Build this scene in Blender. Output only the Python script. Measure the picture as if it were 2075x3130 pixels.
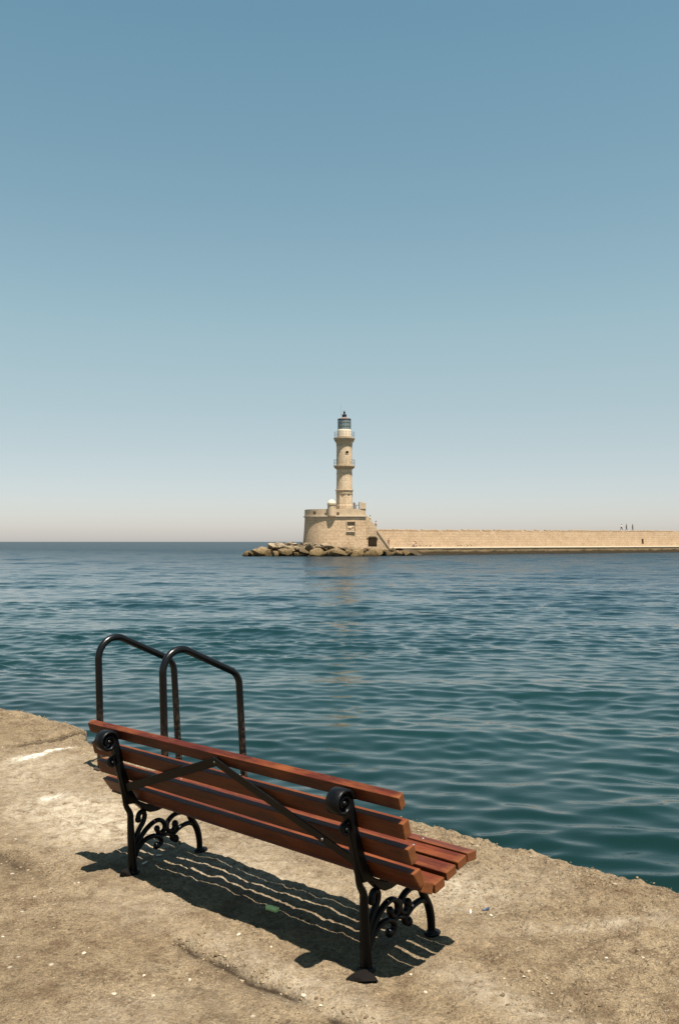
import bpy, bmesh, math, random
import numpy as np
from mathutils import Vector, Matrix

R = math.radians
rng = random.Random(11)
nrng = np.random.RandomState(7)
scene = bpy.context.scene
C = scene.collection
for o in list(bpy.data.objects):
    bpy.data.objects.remove(o)

# ------------------------------------------------------------------ camera
CAM_Z, QUAY_Z = 2.56, 0.86           # metres above the water
F_PX, HOR_Y, CEN_X = 2717.0, 1656.0, 1037.5     # measured on the 2075 x 3130 photograph
cam = bpy.data.cameras.new('camera')
cam.sensor_fit = 'VERTICAL'
cam.sensor_height = 36.0
cam.sensor_width = 24.0
cam.lens = 36.0 * F_PX / 3130.0
cam.shift_y = (HOR_Y - 1565.0) / 3130.0
cam.clip_start = 0.1
cam.clip_end = 120000.0
camo = bpy.data.objects.new('camera', cam)
C.objects.link(camo)
camo.location = (0, 0, CAM_Z)
camo.rotation_euler = (R(90), 0, 0)
scene.camera = camo

# ------------------------------------------------------------------ sky and sun
SUN_AZ, SUN_EL = 148.0, 71.0         # azimuth clockwise from the view direction (+Y)
world = bpy.data.worlds.new('World')
scene.world = world
world.use_nodes = True
wn, wl = world.node_tree.nodes, world.node_tree.links
wn.clear()
sky = wn.new('ShaderNodeTexSky')
sky.sky_type = 'NISHITA'
sky.sun_disc = False
sky.sun_elevation = R(SUN_EL)
sky.sun_rotation = R(SUN_AZ)
sky.altitude = 0
sky.air_density = 1.0
sky.dust_density = 0.6
sky.ozone_density = 1.0
# hazy summer air: greener blue overhead, milky towards the horizon all the way round
tcw = wn.new('ShaderNodeTexCoord')
sepw = wn.new('ShaderNodeSeparateXYZ')
grade = wn.new('ShaderNodeValToRGB')
grade.color_ramp.interpolation = 'B_SPLINE'
el = grade.color_ramp.elements
el[0].position = 0.0; el[0].color = (0.535, 0.550, 0.700, 1)
el[1].position = 0.55; el[1].color = (0.535, 0.745, 0.605, 1)
e_ = el.new(0.10); e_.color = (0.575, 0.500, 0.450, 1)
e_ = el.new(0.24); e_.color = (0.810, 0.755, 0.550, 1)
mulw = wn.new('ShaderNodeMix'); mulw.data_type = 'RGBA'; mulw.blend_type = 'MULTIPLY'
mulw.inputs[0].default_value = 1.0
bg = wn.new('ShaderNodeBackground')
bg.inputs['Strength'].default_value = 0.0765
wo = wn.new('ShaderNodeOutputWorld')
wl.new(tcw.outputs['Generated'], sepw.inputs[0])
wl.new(sepw.outputs[2], grade.inputs[0])
wl.new(sky.outputs[0], mulw.inputs[6])
wl.new(grade.outputs[0], mulw.inputs[7])
wl.new(mulw.outputs[2], bg.inputs['Color'])
wl.new(bg.outputs[0], wo.inputs['Surface'])

sun = bpy.data.lights.new('sun', 'SUN')
sun.energy = 5.0
sun.angle = R(0.5)
sun.color = (1.0, 0.93, 0.82)
suno = bpy.data.objects.new('sun', sun)
C.objects.link(suno)
sdir = Vector((math.sin(R(SUN_AZ)) * math.cos(R(SUN_EL)), math.cos(R(SUN_AZ)) * math.cos(R(SUN_EL)), math.sin(R(SUN_EL))))
suno.rotation_euler = sdir.to_track_quat('Z', 'Y').to_euler()
suno.location = sdir * 60

vs = scene.view_settings
vs.view_transform = 'Standard'
vs.look = 'None'
vs.exposure = 1.5
vs.gamma = 1.0
vs.use_curve_mapping = False

# ------------------------------------------------------------------ helpers
def mesh_obj(name, verts, faces, mat=None, parent=None, smooth=False, loc=None):
    me = bpy.data.meshes.new(name)
    me.from_pydata([tuple(v) for v in verts], [], faces)
    me.update()
    if smooth:
        me.polygons.foreach_set('use_smooth', [True] * len(me.polygons))
    if mat:
        me.materials.append(mat)
    o = bpy.data.objects.new(name, me)
    C.objects.link(o)
    if parent:
        o.parent = parent
    if loc:
        o.location = loc
    return o

def bm_obj(name, bm, mat=None, parent=None, smooth=False, loc=None):
    bmesh.ops.recalc_face_normals(bm, faces=bm.faces[:])
    me = bpy.data.meshes.new(name)
    bm.to_mesh(me)
    bm.free()
    if smooth:
        me.polygons.foreach_set('use_smooth', [True] * len(me.polygons))
    if mat:
        me.materials.append(mat)
    o = bpy.data.objects.new(name, me)
    C.objects.link(o)
    if parent:
        o.parent = parent
    if loc:
        o.location = loc
    return o

def empty(name, loc=(0, 0, 0), rz=0.0):
    o = bpy.data.objects.new(name, None)
    o.empty_display_size = 0.2
    C.objects.link(o)
    o.location = loc
    o.rotation_euler = (0, 0, rz)
    return o

def tag(o, label=None, cat=None, group=None, kind=None):
    if label: o['label'] = label
    if cat: o['category'] = cat
    if group: o['group'] = group
    if kind: o['kind'] = kind
    return o

def grid_mesh(name, P, mat, smooth=True):
    """P: (rows, cols, 3) array -> mesh object"""
    n, m = P.shape[:2]
    idx = np.arange(n * m).reshape(n, m)
    q = np.stack([idx[:-1, :-1], idx[:-1, 1:], idx[1:, 1:], idx[1:, :-1]], -1).reshape(-1, 4)
    me = bpy.data.meshes.new(name)
    me.vertices.add(n * m)
    me.vertices.foreach_set('co', P.reshape(-1).astype(np.float32))
    me.loops.add(q.size)
    me.loops.foreach_set('vertex_index', q.reshape(-1).astype(np.int32))
    me.polygons.add(len(q))
    me.polygons.foreach_set('loop_start', (np.arange(len(q)) * 4).astype(np.int32))
    me.polygons.foreach_set('loop_total', np.full(len(q), 4, np.int32))
    me.update(calc_edges=True)
    me.polygons.foreach_set('use_smooth', np.full(len(q), smooth))
    me.materials.append(mat)
    o = bpy.data.objects.new(name, me)
    C.objects.link(o)
    return o

_perm = nrng.permutation(4096)
_gx = np.cos(nrng.rand(4096) * 2 * np.pi)
_gy = np.sin(nrng.rand(4096) * 2 * np.pi)
def perlin(x, y, seed=0):
    x = np.asarray(x, float) + seed * 37.13
    y = np.asarray(y, float) + seed * 91.71
    xi, yi = np.floor(x).astype(int), np.floor(y).astype(int)
    xf, yf = x - xi, y - yi
    def g(i, j):
        h = _perm[(_perm[i & 4095] + j) & 4095]
        a = h * (2 * np.pi / 4096.0)
        return np.cos(a), np.sin(a)
    u = xf * xf * xf * (xf * (xf * 6 - 15) + 10)
    v = yf * yf * yf * (yf * (yf * 6 - 15) + 10)
    def d(i, j, fx, fy):
        gx, gy = g(i, j)
        return gx * fx + gy * fy
    n00 = d(xi, yi, xf, yf); n10 = d(xi + 1, yi, xf - 1, yf)
    n01 = d(xi, yi + 1, xf, yf - 1); n11 = d(xi + 1, yi + 1, xf - 1, yf - 1)
    return (n00 * (1 - u) + n10 * u) * (1 - v) + (n01 * (1 - u) + n11 * u) * v
def fbm(x, y, oct=4, seed=0, gain=0.5):
    s, a, f = 0, 1.0, 1.0
    for k in range(oct):
        s = s + a * perlin(x * f, y * f, seed + k * 3)
        a *= gain; f *= 2.03
    return s
def sstep(e0, e1, x):
    t = np.clip((x - e0) / (e1 - e0), 0, 1)
    return t * t * (3 - 2 * t)

def catmull(pts, n=6):
    P = [Vector(p) for p in pts]
    P = [P[0] * 2 - P[1]] + P + [P[-1] * 2 - P[-2]]
    out = []
    for i in range(1, len(P) - 2):
        for k in range(n):
            t = k / n
            p0, p1, p2, p3 = P[i - 1], P[i], P[i + 1], P[i + 2]
            out.append(0.5 * ((2 * p1) + (p2 - p0) * t + (2 * p0 - 5 * p1 + 4 * p2 - p3) * t * t + (3 * p1 - p0 - 3 * p2 + p3) * t ** 3))
    out.append(P[-2])
    return out

def tube(bm, pts, rad, seg=10, closed_ends=True, sx=1.0):
    """sweep a circle (or an ellipse, sx widens it sideways) along pts; rad number or list"""
    pts = [Vector(p) for p in pts]
    n = len(pts)
    rs = rad if isinstance(rad, (list, tuple)) else [rad] * n
    t0 = (pts[1] - pts[0]).normalized()
    ref = Vector((1, 0, 0)) if abs(t0.x) < 0.9 else Vector((0, 0, 1))
    side = ref - t0 * ref.dot(t0); side.normalize()
    rings = []
    for i in range(n):
        t = (pts[min(i + 1, n - 1)] - pts[max(i - 1, 0)]).normalized()
        side = side - t * side.dot(t); side.normalize()
        up = t.cross(side)
        ring = []
        for k in range(seg):
            a = 2 * math.pi * k / seg
            ring.append(bm.verts.new(pts[i] + side * (math.cos(a) * rs[i] * sx) + up * (math.sin(a) * rs[i])))
        rings.append(ring)
    for i in range(n - 1):
        for k in range(seg):
            bm.faces.new((rings[i][k], rings[i][(k + 1) % seg], rings[i + 1][(k + 1) % seg], rings[i + 1][k]))
    if closed_ends:
        bm.faces.new(rings[0][::-1]); bm.faces.new(rings[-1])

def ball(bm, c, r, sub=2, scale=(1, 1, 1)):
    m = Matrix.Translation(c) @ Matrix.Diagonal((scale[0], scale[1], scale[2], 1))
    bmesh.ops.create_icosphere(bm, subdivisions=sub, radius=r, matrix=m)

def box(bm, x0, x1, y0, y1, z0, z1, bevel=0.0):
    r = bmesh.ops.create_cube(bm, size=1.0, matrix=Matrix.Translation(((x0 + x1) / 2, (y0 + y1) / 2, (z0 + z1) / 2)) @ Matrix.Diagonal((x1 - x0, y1 - y0, z1 - z0, 1)))
    if bevel:
        es = list({e for v in r['verts'] for e in v.link_edges})
        bmesh.ops.bevel(bm, geom=es, offset=bevel, segments=2, affect='EDGES', profile=0.6)

def prism(bm, poly, z0, z1, axis='Z'):
    """poly: list of 2D points; axis Z: (x,y) extruded in z; axis Y: (x,z) extruded in y; axis X: (y,z) extruded in x"""
    def P(p, t):
        return (p[0], p[1], t) if axis == 'Z' else ((p[0], t, p[1]) if axis == 'Y' else (t, p[0], p[1]))
    a = [bm.verts.new(P(p, z0)) for p in poly]
    b = [bm.verts.new(P(p, z1)) for p in poly]
    n = len(poly)
    bm.faces.new(a); bm.faces.new(b[::-1])
    for i in range(n):
        bm.faces.new((a[i], b[i], b[(i + 1) % n], a[(i + 1) % n]))

def lathe(bm, prof, seg=40, c=(0, 0), rot=0.0, cap=True):
    rings = []
    for r, z in prof:
        rings.append([bm.verts.new((c[0] + r * math.cos(2 * math.pi * k / seg + rot), c[1] + r * math.sin(2 * math.pi * k / seg + rot), z)) for k in range(seg)])
    for i in range(len(rings) - 1):
        for k in range(seg):
            bm.faces.new((rings[i][k], rings[i][(k + 1) % seg], rings[i + 1][(k + 1) % seg], rings[i + 1][k]))
    if cap:
        bm.faces.new(rings[0][::-1]); bm.faces.new(rings[-1])

def cut(o, cutters):
    """subtract simple solids from a mesh object and bake the result"""
    for c in cutters:
        m = o.modifiers.new('cut', 'BOOLEAN')
        m.operation = 'DIFFERENCE'; m.solver = 'EXACT'; m.object = c
    dg = bpy.context.evaluated_depsgraph_get()
    me = bpy.data.meshes.new_from_object(o.evaluated_get(dg), depsgraph=dg)
    old = o.data
    o.modifiers.clear()
    o.data = me
    bpy.data.meshes.remove(old)
    for c in cutters:
        bpy.data.objects.remove(c)

def px(x, y, Y):
    """photograph pixel + distance -> world point"""
    return Vector(((x - CEN_X) / F_PX * Y, Y, CAM_Z + (HOR_Y - y) / F_PX * Y))

# ------------------------------------------------------------------ materials
TONE = 0.72          # overall reflectance level of the sun-lit surfaces
class NT:
    def __init__(s, name):
        s.m = bpy.data.materials.new(name); s.m.use_nodes = True
        s.n = s.m.node_tree.nodes; s.l = s.m.node_tree.links
        s.b = s.n['Principled BSDF']
    def new(s, t, **kw):
        n = s.n.new(t)
        for k, v in kw.items(): setattr(n, k, v)
        return n
    def coord(s, what='Object', scale=(1, 1, 1), rot=(0, 0, 0)):
        tc = s.new('ShaderNodeTexCoord'); mp = s.new('ShaderNodeMapping')
        mp.inputs['Scale'].default_value = scale
        mp.inputs['Rotation'].default_value = rot
        if what == 'World':
            g = s.new('ShaderNodeNewGeometry'); s.l.new(g.outputs['Position'], mp.inputs['Vector'])
        else:
            s.l.new(tc.outputs[what], mp.inputs['Vector'])
        return mp.outputs[0]
    def noise(s, vec, scale, detail=4, rough=0.55, dist=0.0):
        n = s.new('ShaderNodeTexNoise')
        n.inputs['Scale'].default_value = scale; n.inputs['Detail'].default_value = detail
        n.inputs['Roughness'].default_value = rough; n.inputs['Distortion'].default_value = dist
        s.l.new(vec, n.inputs['Vector'])
        return n.outputs[0]
    def ramp(s, fac, stops):
        r = s.new('ShaderNodeValToRGB')
        e = r.color_ramp.elements
        while len(e) > 1: e.remove(e[-1])
        e[0].position = stops[0][0]; e[0].color = s.c4(stops[0][1])
        for p, c in stops[1:]:
            x = e.new(p); x.color = s.c4(c)
        s.l.new(fac, r.inputs[0])
        return r.outputs[0]
    def c4(s, c):
        return (c, c, c, 1) if isinstance(c, (int, float)) else (*c, 1)
    def mix(s, fac, a, b, mode='MIX'):
        m = s.new('ShaderNodeMix', data_type='RGBA', blend_type=mode)
        for i, v in ((0, fac), (6, a), (7, b)):
            if hasattr(v, 'is_linked'): s.l.new(v, m.inputs[i])
            else: m.inputs[i].default_value = v if i == 0 else s.c4(v)
        return m.outputs[2]
    def math(s, op, a, b=None, clamp=False):
        m = s.new('ShaderNodeMath', operation=op); m.use_clamp = clamp
        for i, v in enumerate((a, b)):
            if v is None: continue
            if hasattr(v, 'is_linked'): s.l.new(v, m.inputs[i])
            else: m.inputs[i].default_value = v
        return m.outputs[0]
    def attr(s, name):
        a = s.new('ShaderNodeAttribute'); a.attribute_name = name
        return a.outputs['Fac']
    def bump(s, h, strength=0.5, dist=0.01, prev=None):
        b = s.new('ShaderNodeBump')
        b.inputs['Strength'].default_value = strength; b.inputs['Distance'].default_value = dist
        s.l.new(h, b.inputs['Height'])
        if prev: s.l.new(prev, b.inputs['Normal'])
        return b.outputs[0]
    def out(s, color=None, rough=None, normal=None, spec=None, metal=None):
        if hasattr(color, 'is_linked'): color = s.mix(1.0, color, TONE, 'MULTIPLY')
        for k, v in (('Base Color', color), ('Roughness', rough), ('Normal', normal), ('Specular IOR Level', spec), ('Metallic', metal)):
            if v is None: continue
            if hasattr(v, 'is_linked'): s.l.new(v, s.b.inputs[k])
            else: s.b.inputs[k].default_value = s.c4(v) if k == 'Base Color' else v
        return s.m

def mat_plain(name, col, rough=0.6, metal=0.0, var=0.15, scale=8.0, spec=0.4):
    t = NT(name)
    n = t.noise(t.coord('Object'), scale, 5)
    c = t.mix(t.ramp(n, [(0.3, 0.0), (0.7, 1.0)]), tuple(v * (1 - var) for v in col), tuple(min(1, v * (1 + var)) for v in col))
    return t.out(c, rough, None, spec, metal)

# quay concrete: sandy, worn, with pale lime patches and coarse aggregate (attributes are painted stains with their own shapes)
def mat_quay():
    t = NT('quay_concrete')
    v = t.coord('World')
    n1 = t.noise(v, 1.1, 5, 0.6)
    n2 = t.noise(v, 7.0, 6, 0.65)
    n3 = t.noise(v, 42.0, 4, 0.65)
    n4 = t.noise(v, 150.0, 3, 0.6)
    base = t.mix(t.ramp(n1, [(0.35, 0.0), (0.65, 1.0)]), (0.172, 0.123, 0.072), (0.225, 0.167, 0.102))
    base = t.mix(t.ramp(n2, [(0.38, 1.0), (0.55, 0.0)]), base, (0.120, 0.081, 0.046))
    n2b = t.noise(t.coord('World', (1.3, 1.3, 1.3)), 5.0, 7, 0.7, 0.4)
    base = t.mix(t.ramp(n2b, [(0.56, 0.0), (0.72, 0.75)]), base, (0.27, 0.213, 0.142))
    # grit
    g = t.ramp(n3, [(0.28, 0.40), (0.42, 0.90), (0.60, 1.08), (0.74, 1.45)])
    base = t.mix(1.0, base, g, 'MULTIPLY')
    g2 = t.ramp(n4, [(0.28, 0.50), (0.5, 1.0), (0.72, 1.45)])
    base = t.mix(1.0, base, g2, 'MULTIPLY')
    f1 = t.noise(t.coord('World', (1, 1, 1), (0.3, 0.2, 0.9)), 64.0, 2, 0.5)
    patch = t.ramp(t.noise(v, 2.3, 3, 0.6), [(0.40, 0.25), (0.60, 1.0)])
    base = t.mix(t.math('MULTIPLY', t.ramp(f1, [(0.60, 0.0), (0.68, 0.85)]), patch), base, (0.055, 0.036, 0.020))
    f2 = t.noise(t.coord('World', (1, 1, 1), (0.1, 0.5, 2.1)), 80.0, 2, 0.5)
    base = t.mix(t.math('MULTIPLY', t.ramp(f2, [(0.60, 0.0), (0.70, 0.8)]), patch), base, (0.34, 0.275, 0.195))
    # aggregate stones near the edge
    vo = t.new('ShaderNodeTexVoronoi'); vo.inputs['Scale'].default_value = 36.0; vo.inputs['Randomness'].default_value = 1.0
    t.l.new(v, vo.inputs['Vector'])
    agg = t.math('MULTIPLY', t.attr('coarse'), t.ramp(vo.outputs['Distance'], [(0.12, 1.0), (0.40, 0.0)]))
    sep = t.new('ShaderNodeSeparateColor'); t.l.new(vo.outputs['Color'], sep.inputs[0])
    stone = t.ramp(sep.outputs[0], [(0.0, (0.07, 0.045, 0.026)), (0.5, (0.155, 0.110, 0.066)), (0.85, (0.28, 0.225, 0.155)), (1.0, (0.38, 0.33, 0.25))])
    base = t.mix(t.math('MULTIPLY', agg, 0.75), base, stone)
    # lime patches, dark grime
    pale = t.math('MULTIPLY', t.attr('pale'), t.ramp(t.noise(v, 16.0, 5, 0.7), [(0.34, 0.0), (0.60, 1.0)]))
    base = t.mix(pale, base, (0.40, 0.335, 0.25))
    white = t.math('MULTIPLY', t.attr('white'), t.ramp(t.noise(v, 26.0, 5, 0.75), [(0.36, 0.0), (0.54, 1.0)]))
    base = t.mix(white, base, (0.62, 0.57, 0.48))
    grime = t.math('MULTIPLY', t.attr('grime'), t.ramp(t.noise(v, 12.0, 5, 0.7), [(0.32, 0.0), (0.62, 1.0)]))
    base = t.mix(grime, base, (0.075, 0.052, 0.03))
    base = t.mix(t.attr('crack'), base, (0.035, 0.023, 0.013))
    # small bright chips
    v2 = t.new('ShaderNodeTexVoronoi'); v2.inputs['Scale'].default_value = 13.0; t.l.new(v, v2.inputs['Vector'])
    s2 = t.new('ShaderNodeSeparateColor'); t.l.new(v2.outputs['Color'], s2.inputs[0])
    chip = t.math('MULTIPLY', t.ramp(v2.outputs['Distance'], [(0.10, 1.0), (0.17, 0.0)]), t.math('GREATER_THAN', s2.outputs[0], 0.93))
    base = t.mix(t.math('MULTIPLY', chip, 0.8), base, (0.42, 0.36, 0.28))
    h = t.math('ADD', t.math('MULTIPLY', n3, 0.6), t.math('MULTIPLY', n4, 0.35))
    h = t.math('ADD', h, t.math('MULTIPLY', agg, 0.5))
    h = t.math('SUBTRACT', h, t.math('MULTIPLY', f1, 0.5))
    nb = t.bump(h, 1.0, 0.024)
    return t.out(base, 0.92, nb, 0.15)

def mat_water():
    t = NT('sea_water')
    v = t.coord('World')
    # harbour water: shallow green over pale sand by the quay, blue where it gets deep
    sep = t.new('ShaderNodeSeparateXYZ'); t.l.new(v, sep.inputs[0])
    d = t.math('ADD', t.math('MULTIPLY', sep.outputs[1], 0.746), t.math('MULTIPLY', sep.outputs[0], 0.666))
    n = t.noise(t.coord('World', (0.12, 0.12, 0.12)), 1.0, 3)
    d = t.math('ADD', d, t.math('MULTIPLY', t.math('SUBTRACT', n, 0.5), 16.0))
    col = t.ramp(t.math('DIVIDE', d, 60.0), [(0.06, (0.0028, 0.0105, 0.0082)), (0.18, (0.0038, 0.0185, 0.0170)), (0.40, (0.0042, 0.0180, 0.0215)), (0.9, (0.0040, 0.0165, 0.0260))])
    # fine ripples the mesh does not carry; open water is choppier
    far = t.ramp(t.math('DIVIDE', d, 200.0), [(0.05, 0.0), (0.35, 0.6), (0.75, 1.0)])
    r1 = t.noise(t.coord('World', (1.0, 2.0, 1.0), (0, 0, R(8))), 2.6, 5, 0.62, 0.3)
    r2 = t.noise(t.coord('World', (0.5, 1.2, 1.0), (0, 0, R(-6))), 1.1, 4, 0.6, 0.3)
    h = t.math('ADD', t.math('MULTIPLY', r1, t.math('ADD', 0.005, t.math('MULTIPLY', far, 0.05))), t.math('MULTIPLY', t.math('MULTIPLY', r2, far), 0.18))
    nb = t.bump(h, 1.0, 1.0)
    t.n.remove(t.b)
    fr = t.new('ShaderNodeFresnel'); fr.inputs['IOR'].default_value = 1.333
    t.l.new(nb, fr.inputs['Normal'])
    # wave faces turned to the viewer keep a rough sea from mirroring fully at grazing angles
    cap = t.math('MINIMUM', fr.outputs[0], t.math('SUBTRACT', 0.80, t.math('MULTIPLY', far, 0.54)))
    col = t.mix(1.0, col, TONE, 'MULTIPLY')
    df = t.new('ShaderNodeBsdfDiffuse'); t.l.new(col, df.inputs['Color'])
    gs = t.new('ShaderNodeBsdfGlossy')
    gs.inputs['Color'].default_value = (1, 1, 1, 1)
    t.l.new(t.math('ADD', 0.02, t.math('MULTIPLY', far, 0.12)), gs.inputs['Roughness'])
    t.l.new(nb, gs.inputs['Normal'])
    mx = t.new('ShaderNodeMixShader')
    t.l.new(cap, mx.inputs[0]); t.l.new(df.outputs[0], mx.inputs[1]); t.l.new(gs.outputs[0], mx.inputs[2])
    t.l.new(mx.outputs[0], t.n['Material Output'].inputs['Surface'])
    return t.m

def mat_wood():
    t = NT('varnished_wood')
    oi = t.new('ShaderNodeObjectInfo')
    v = t.coord('Object', (1.2, 26, 26))
    off = t.new('ShaderNodeVectorMath', operation='ADD')
    t.l.new(v, off.inputs[0])
    cmb = t.new('ShaderNodeCombineXYZ')
    t.l.new(t.math('MULTIPLY', oi.outputs['Random'], 50.0), cmb.inputs[0]); t.l.new(t.math('MULTIPLY', oi.outputs['Random'], 31.0), cmb.inputs[1])
    t.l.new(cmb.outputs[0], off.inputs[1])
    g = t.noise(off.outputs[0], 1.5, 6, 0.6, 0.6)
    g2 = t.noise(off.outputs[0], 6.0, 3, 0.6, 0.2)
    c = t.ramp(g, [(0.28, (0.036, 0.0065, 0.0035)), (0.5, (0.088, 0.0150, 0.0062)), (0.72, (0.150, 0.033, 0.009))])
    c = t.mix(t.ramp(g2, [(0.42, 0.70), (0.56, 0.0)]), c, (0.028, 0.006, 0.003))
    w = t.noise(t.coord('Object', (3, 9, 9)), 1.3, 5, 0.65)
    c = t.mix(t.ramp(w, [(0.48, 0.0), (0.70, 0.65)]), c, (0.195, 0.055, 0.012))     # varnish worn thin
    sx = t.new('ShaderNodeSeparateXYZ'); t.l.new(t.coord('Object'), sx.inputs[0])
    endw = t.math('MULTIPLY', t.math('SUBTRACT', t.math('ADD', t.math('ABSOLUTE', sx.outputs[0]), t.math('MULTIPLY', w, 0.14)), 1.055), 12.0, True)
    c = t.mix(endw, c, (0.22, 0.080, 0.022))
    c = t.mix(t.math('MULTIPLY', oi.outputs['Random'], 0.30), c, (0.165, 0.042, 0.009))
    r = t.ramp(w, [(0.3, 0.36), (0.7, 0.58)])
    nb = t.bump(g2, 0.4, 0.004)
    return t.out(c, r, nb, 0.22)

def mat_iron():
    t = NT('black_painted_iron')
    v = t.coord('Object')
    n = t.noise(v, 60, 5, 0.6)
    rust = t.ramp(t.noise(v, 14, 6, 0.7), [(0.66, 0.0), (0.74, 0.7)])
    c = t.mix(rust, (0.0035, 0.0035, 0.004), (0.020, 0.011, 0.006))
    return t.out(c, t.ramp(n, [(0.3, 0.26), (0.7, 0.48)]), t.bump(n, 0.2, 0.002), 0.14)

def mat_ladder():
    t = NT('ladder_paint')
    v = t.coord('Object')
    sep = t.new('ShaderNodeSeparateXYZ'); t.l.new(v, sep.inputs[0])
    low = t.ramp(t.math('ADD', t.math('MULTIPLY', sep.outputs[2], 1.0), 0.2), [(0.20, 1.0), (0.75, 0.0)])     # salt rust creeping up from the wet end
    n = t.noise(v, 34, 6, 0.7)
    rust = t.math('MULTIPLY', low, t.ramp(n, [(0.47, 0.0), (0.60, 1.0)]))
    c = t.mix(rust, (0.0045, 0.0045, 0.005), (0.075, 0.042, 0.022))
    return t.out(c, t.mix(rust, 0.26, 0.8), t.bump(n, 0.25, 0.003), 0.25)

def mat_masonry(name, base, dark, course=0.42, length=0.9, joint=0.5, algae=False):
    t = NT(name)
    g = t.new('ShaderNodeNewGeometry')
    sep = t.new('ShaderNodeSeparateXYZ'); t.l.new(g.outputs['Position'], sep.inputs[0])
    cmb = t.new('ShaderNodeCombineXYZ')
    along = t.math('ADD', t.math('MULTIPLY', sep.outputs[0], 0.9), t.math('MULTIPLY', sep.outputs[1], 0.62))
    wob = t.noise(g.outputs['Position'], 0.8, 3)
    t.l.new(t.math('ADD', along, t.math('MULTIPLY', wob, 0.35)), cmb.inputs[0])
    t.l.new(t.math('ADD', sep.outputs[2], t.math('MULTIPLY', wob, 0.14)), cmb.inputs[1])
    br = t.new('ShaderNodeTexBrick')
    br.offset = 0.5
    br.inputs['Scale'].default_value = 1.0
    br.inputs['Brick Width'].default_value = length
    br.inputs['Row Height'].default_value = course
    br.inputs['Mortar Size'].default_value = 0.03
    br.inputs['Mortar Smooth'].default_value = 0.4
    br.inputs['Bias'].default_value = 0.0
    br.inputs['Color1'].default_value = (*base, 1)
    br.inputs['Color2'].default_value = (*[b * 0.74 + d * 0.26 for b, d in zip(base, dark)], 1)
    br.inputs['Mortar'].default_value = (*[b * (1 - joint) + d * joint for b, d in zip(base, dark)], 1)
    t.l.new(cmb.outputs[0], br.inputs['Vector'])
    n = t.noise(g.outputs['Position'], 0.55, 6, 0.65)
    c = t.mix(t.ramp(n, [(0.40, 0.0), (0.68, 0.7)]), br.outputs['Color'], dark)
    n2 = t.noise(g.outputs['Position'], 3.2, 5, 0.7)
    c = t.mix(1.0, c, t.ramp(n2, [(0.30, 0.72), (0.5, 1.0), (0.72, 1.22)]), 'MULTIPLY')
    if algae:
        z = t.math('ADD', sep.outputs[2], t.math('MULTIPLY', t.math('SUBTRACT', n, 0.5), 1.6))
        c = t.mix(t.ramp(z, [(0.50, 0.92), (1.15, 0.0)]), c, (0.040, 0.027, 0.014))
    h = t.math('ADD', br.outputs['Fac'], t.math('MULTIPLY', n2, -1.2))
    nb = t.bump(h, 0.6, -0.06)
    return t.out(c, 0.9, nb, 0.15)

def mat_boulder():
    t = NT('boulder_rock')
    g = t.new('ShaderNodeNewGeometry')
    oi = t.new('ShaderNodeObjectInfo')
    sep = t.new('ShaderNodeSeparateXYZ'); t.l.new(g.outputs['Position'], sep.inputs[0])
    n = t.noise(g.outputs['Position'], 1.6, 6, 0.68)
    n2 = t.noise(g.outputs['Position'], 6.0, 5, 0.7)
    z = t.math('ADD', sep.outputs[2], t.math('MULTIPLY', t.math('SUBTRACT', n, 0.5), 1.4))
    c = t.ramp(z, [(0.05, (0.035, 0.024, 0.010)), (0.30, (0.13, 0.088, 0.034)), (0.9, (0.17, 0.115, 0.055)), (1.0, (0.20, 0.140, 0.075))])
    c = t.mix(t.ramp(t.math('DIVIDE', z, 3.0), [(0.42, 0.0), (0.68, 0.8)]), c, (0.36, 0.285, 0.195))
    c = t.mix(t.ramp(n2, [(0.40, 0.92), (0.56, 0.0)]), c, (0.022, 0.015, 0.008))
    c = t.mix(1.0, c, t.ramp(oi.outputs['Random'], [(0.0, 0.60), (1.0, 1.20)]), 'MULTIPLY')
    return t.out(c, 0.9, t.bump(n2, 0.7, 0.12), 0.15)

M = {}
M['quay'] = mat_quay()
M['water'] = mat_water()
M['wood'] = mat_wood()
M['iron'] = mat_iron()
M['ladder'] = mat_ladder()
M['bastion'] = mat_masonry('bastion_stone', (0.53, 0.385, 0.248), (0.37, 0.25, 0.148), 0.50, 0.95, 0.55)
M['wall'] = mat_masonry('breakwater_stone', (0.445, 0.327, 0.217), (0.33, 0.232, 0.146), 0.52, 1.1, 0.6)
M['quayface'] = mat_masonry('far_quay_stone', (0.34, 0.25, 0.14), (0.16, 0.105, 0.055), 0.5, 1.6, 0.5, True)
M['tower'] = mat_masonry('tower_stone', (0.60, 0.46, 0.315), (0.43, 0.31, 0.19), 0.40, 0.8, 0.3)
M['plaster'] = mat_plain('pale_plaster', (0.50, 0.37, 0.24), 0.85, 0, 0.12, 1.5, 0.2)
M['dome'] = mat_plain('dome_plaster', (0.56, 0.46, 0.34), 0.85, 0, 0.06, 1.5, 0.2)
M['ledge'] = mat_plain('ledge_stone', (0.42, 0.32, 0.21), 0.9, 0, 0.2, 2.0, 0.2)
M['boulder'] = mat_boulder()
M['black'] = mat_plain('lantern_black', (0.016, 0.014, 0.014), 0.5)
M['darkred'] = mat_plain('lantern_red', (0.06, 0.018, 0.014), 0.5)
M['roofpaint'] = mat_plain('lantern_roof_paint', (0.42, 0.28, 0.22), 0.6)
M['barmetal'] = mat_plain('lantern_bars', (0.07, 0.08, 0.08), 0.5)
M['railmetal'] = mat_plain('rail_metal', (0.16, 0.15, 0.14), 0.6)
M['timber'] = mat_plain('old_timber', (0.10, 0.060, 0.035), 0.8)
M['dark_inside'] = mat_plain('dark_inside', (0.05, 0.035, 0.022), 0.95)
gl = NT('lantern_glass')
gl.b.inputs['Transmission Weight'].default_value = 0.55
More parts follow.
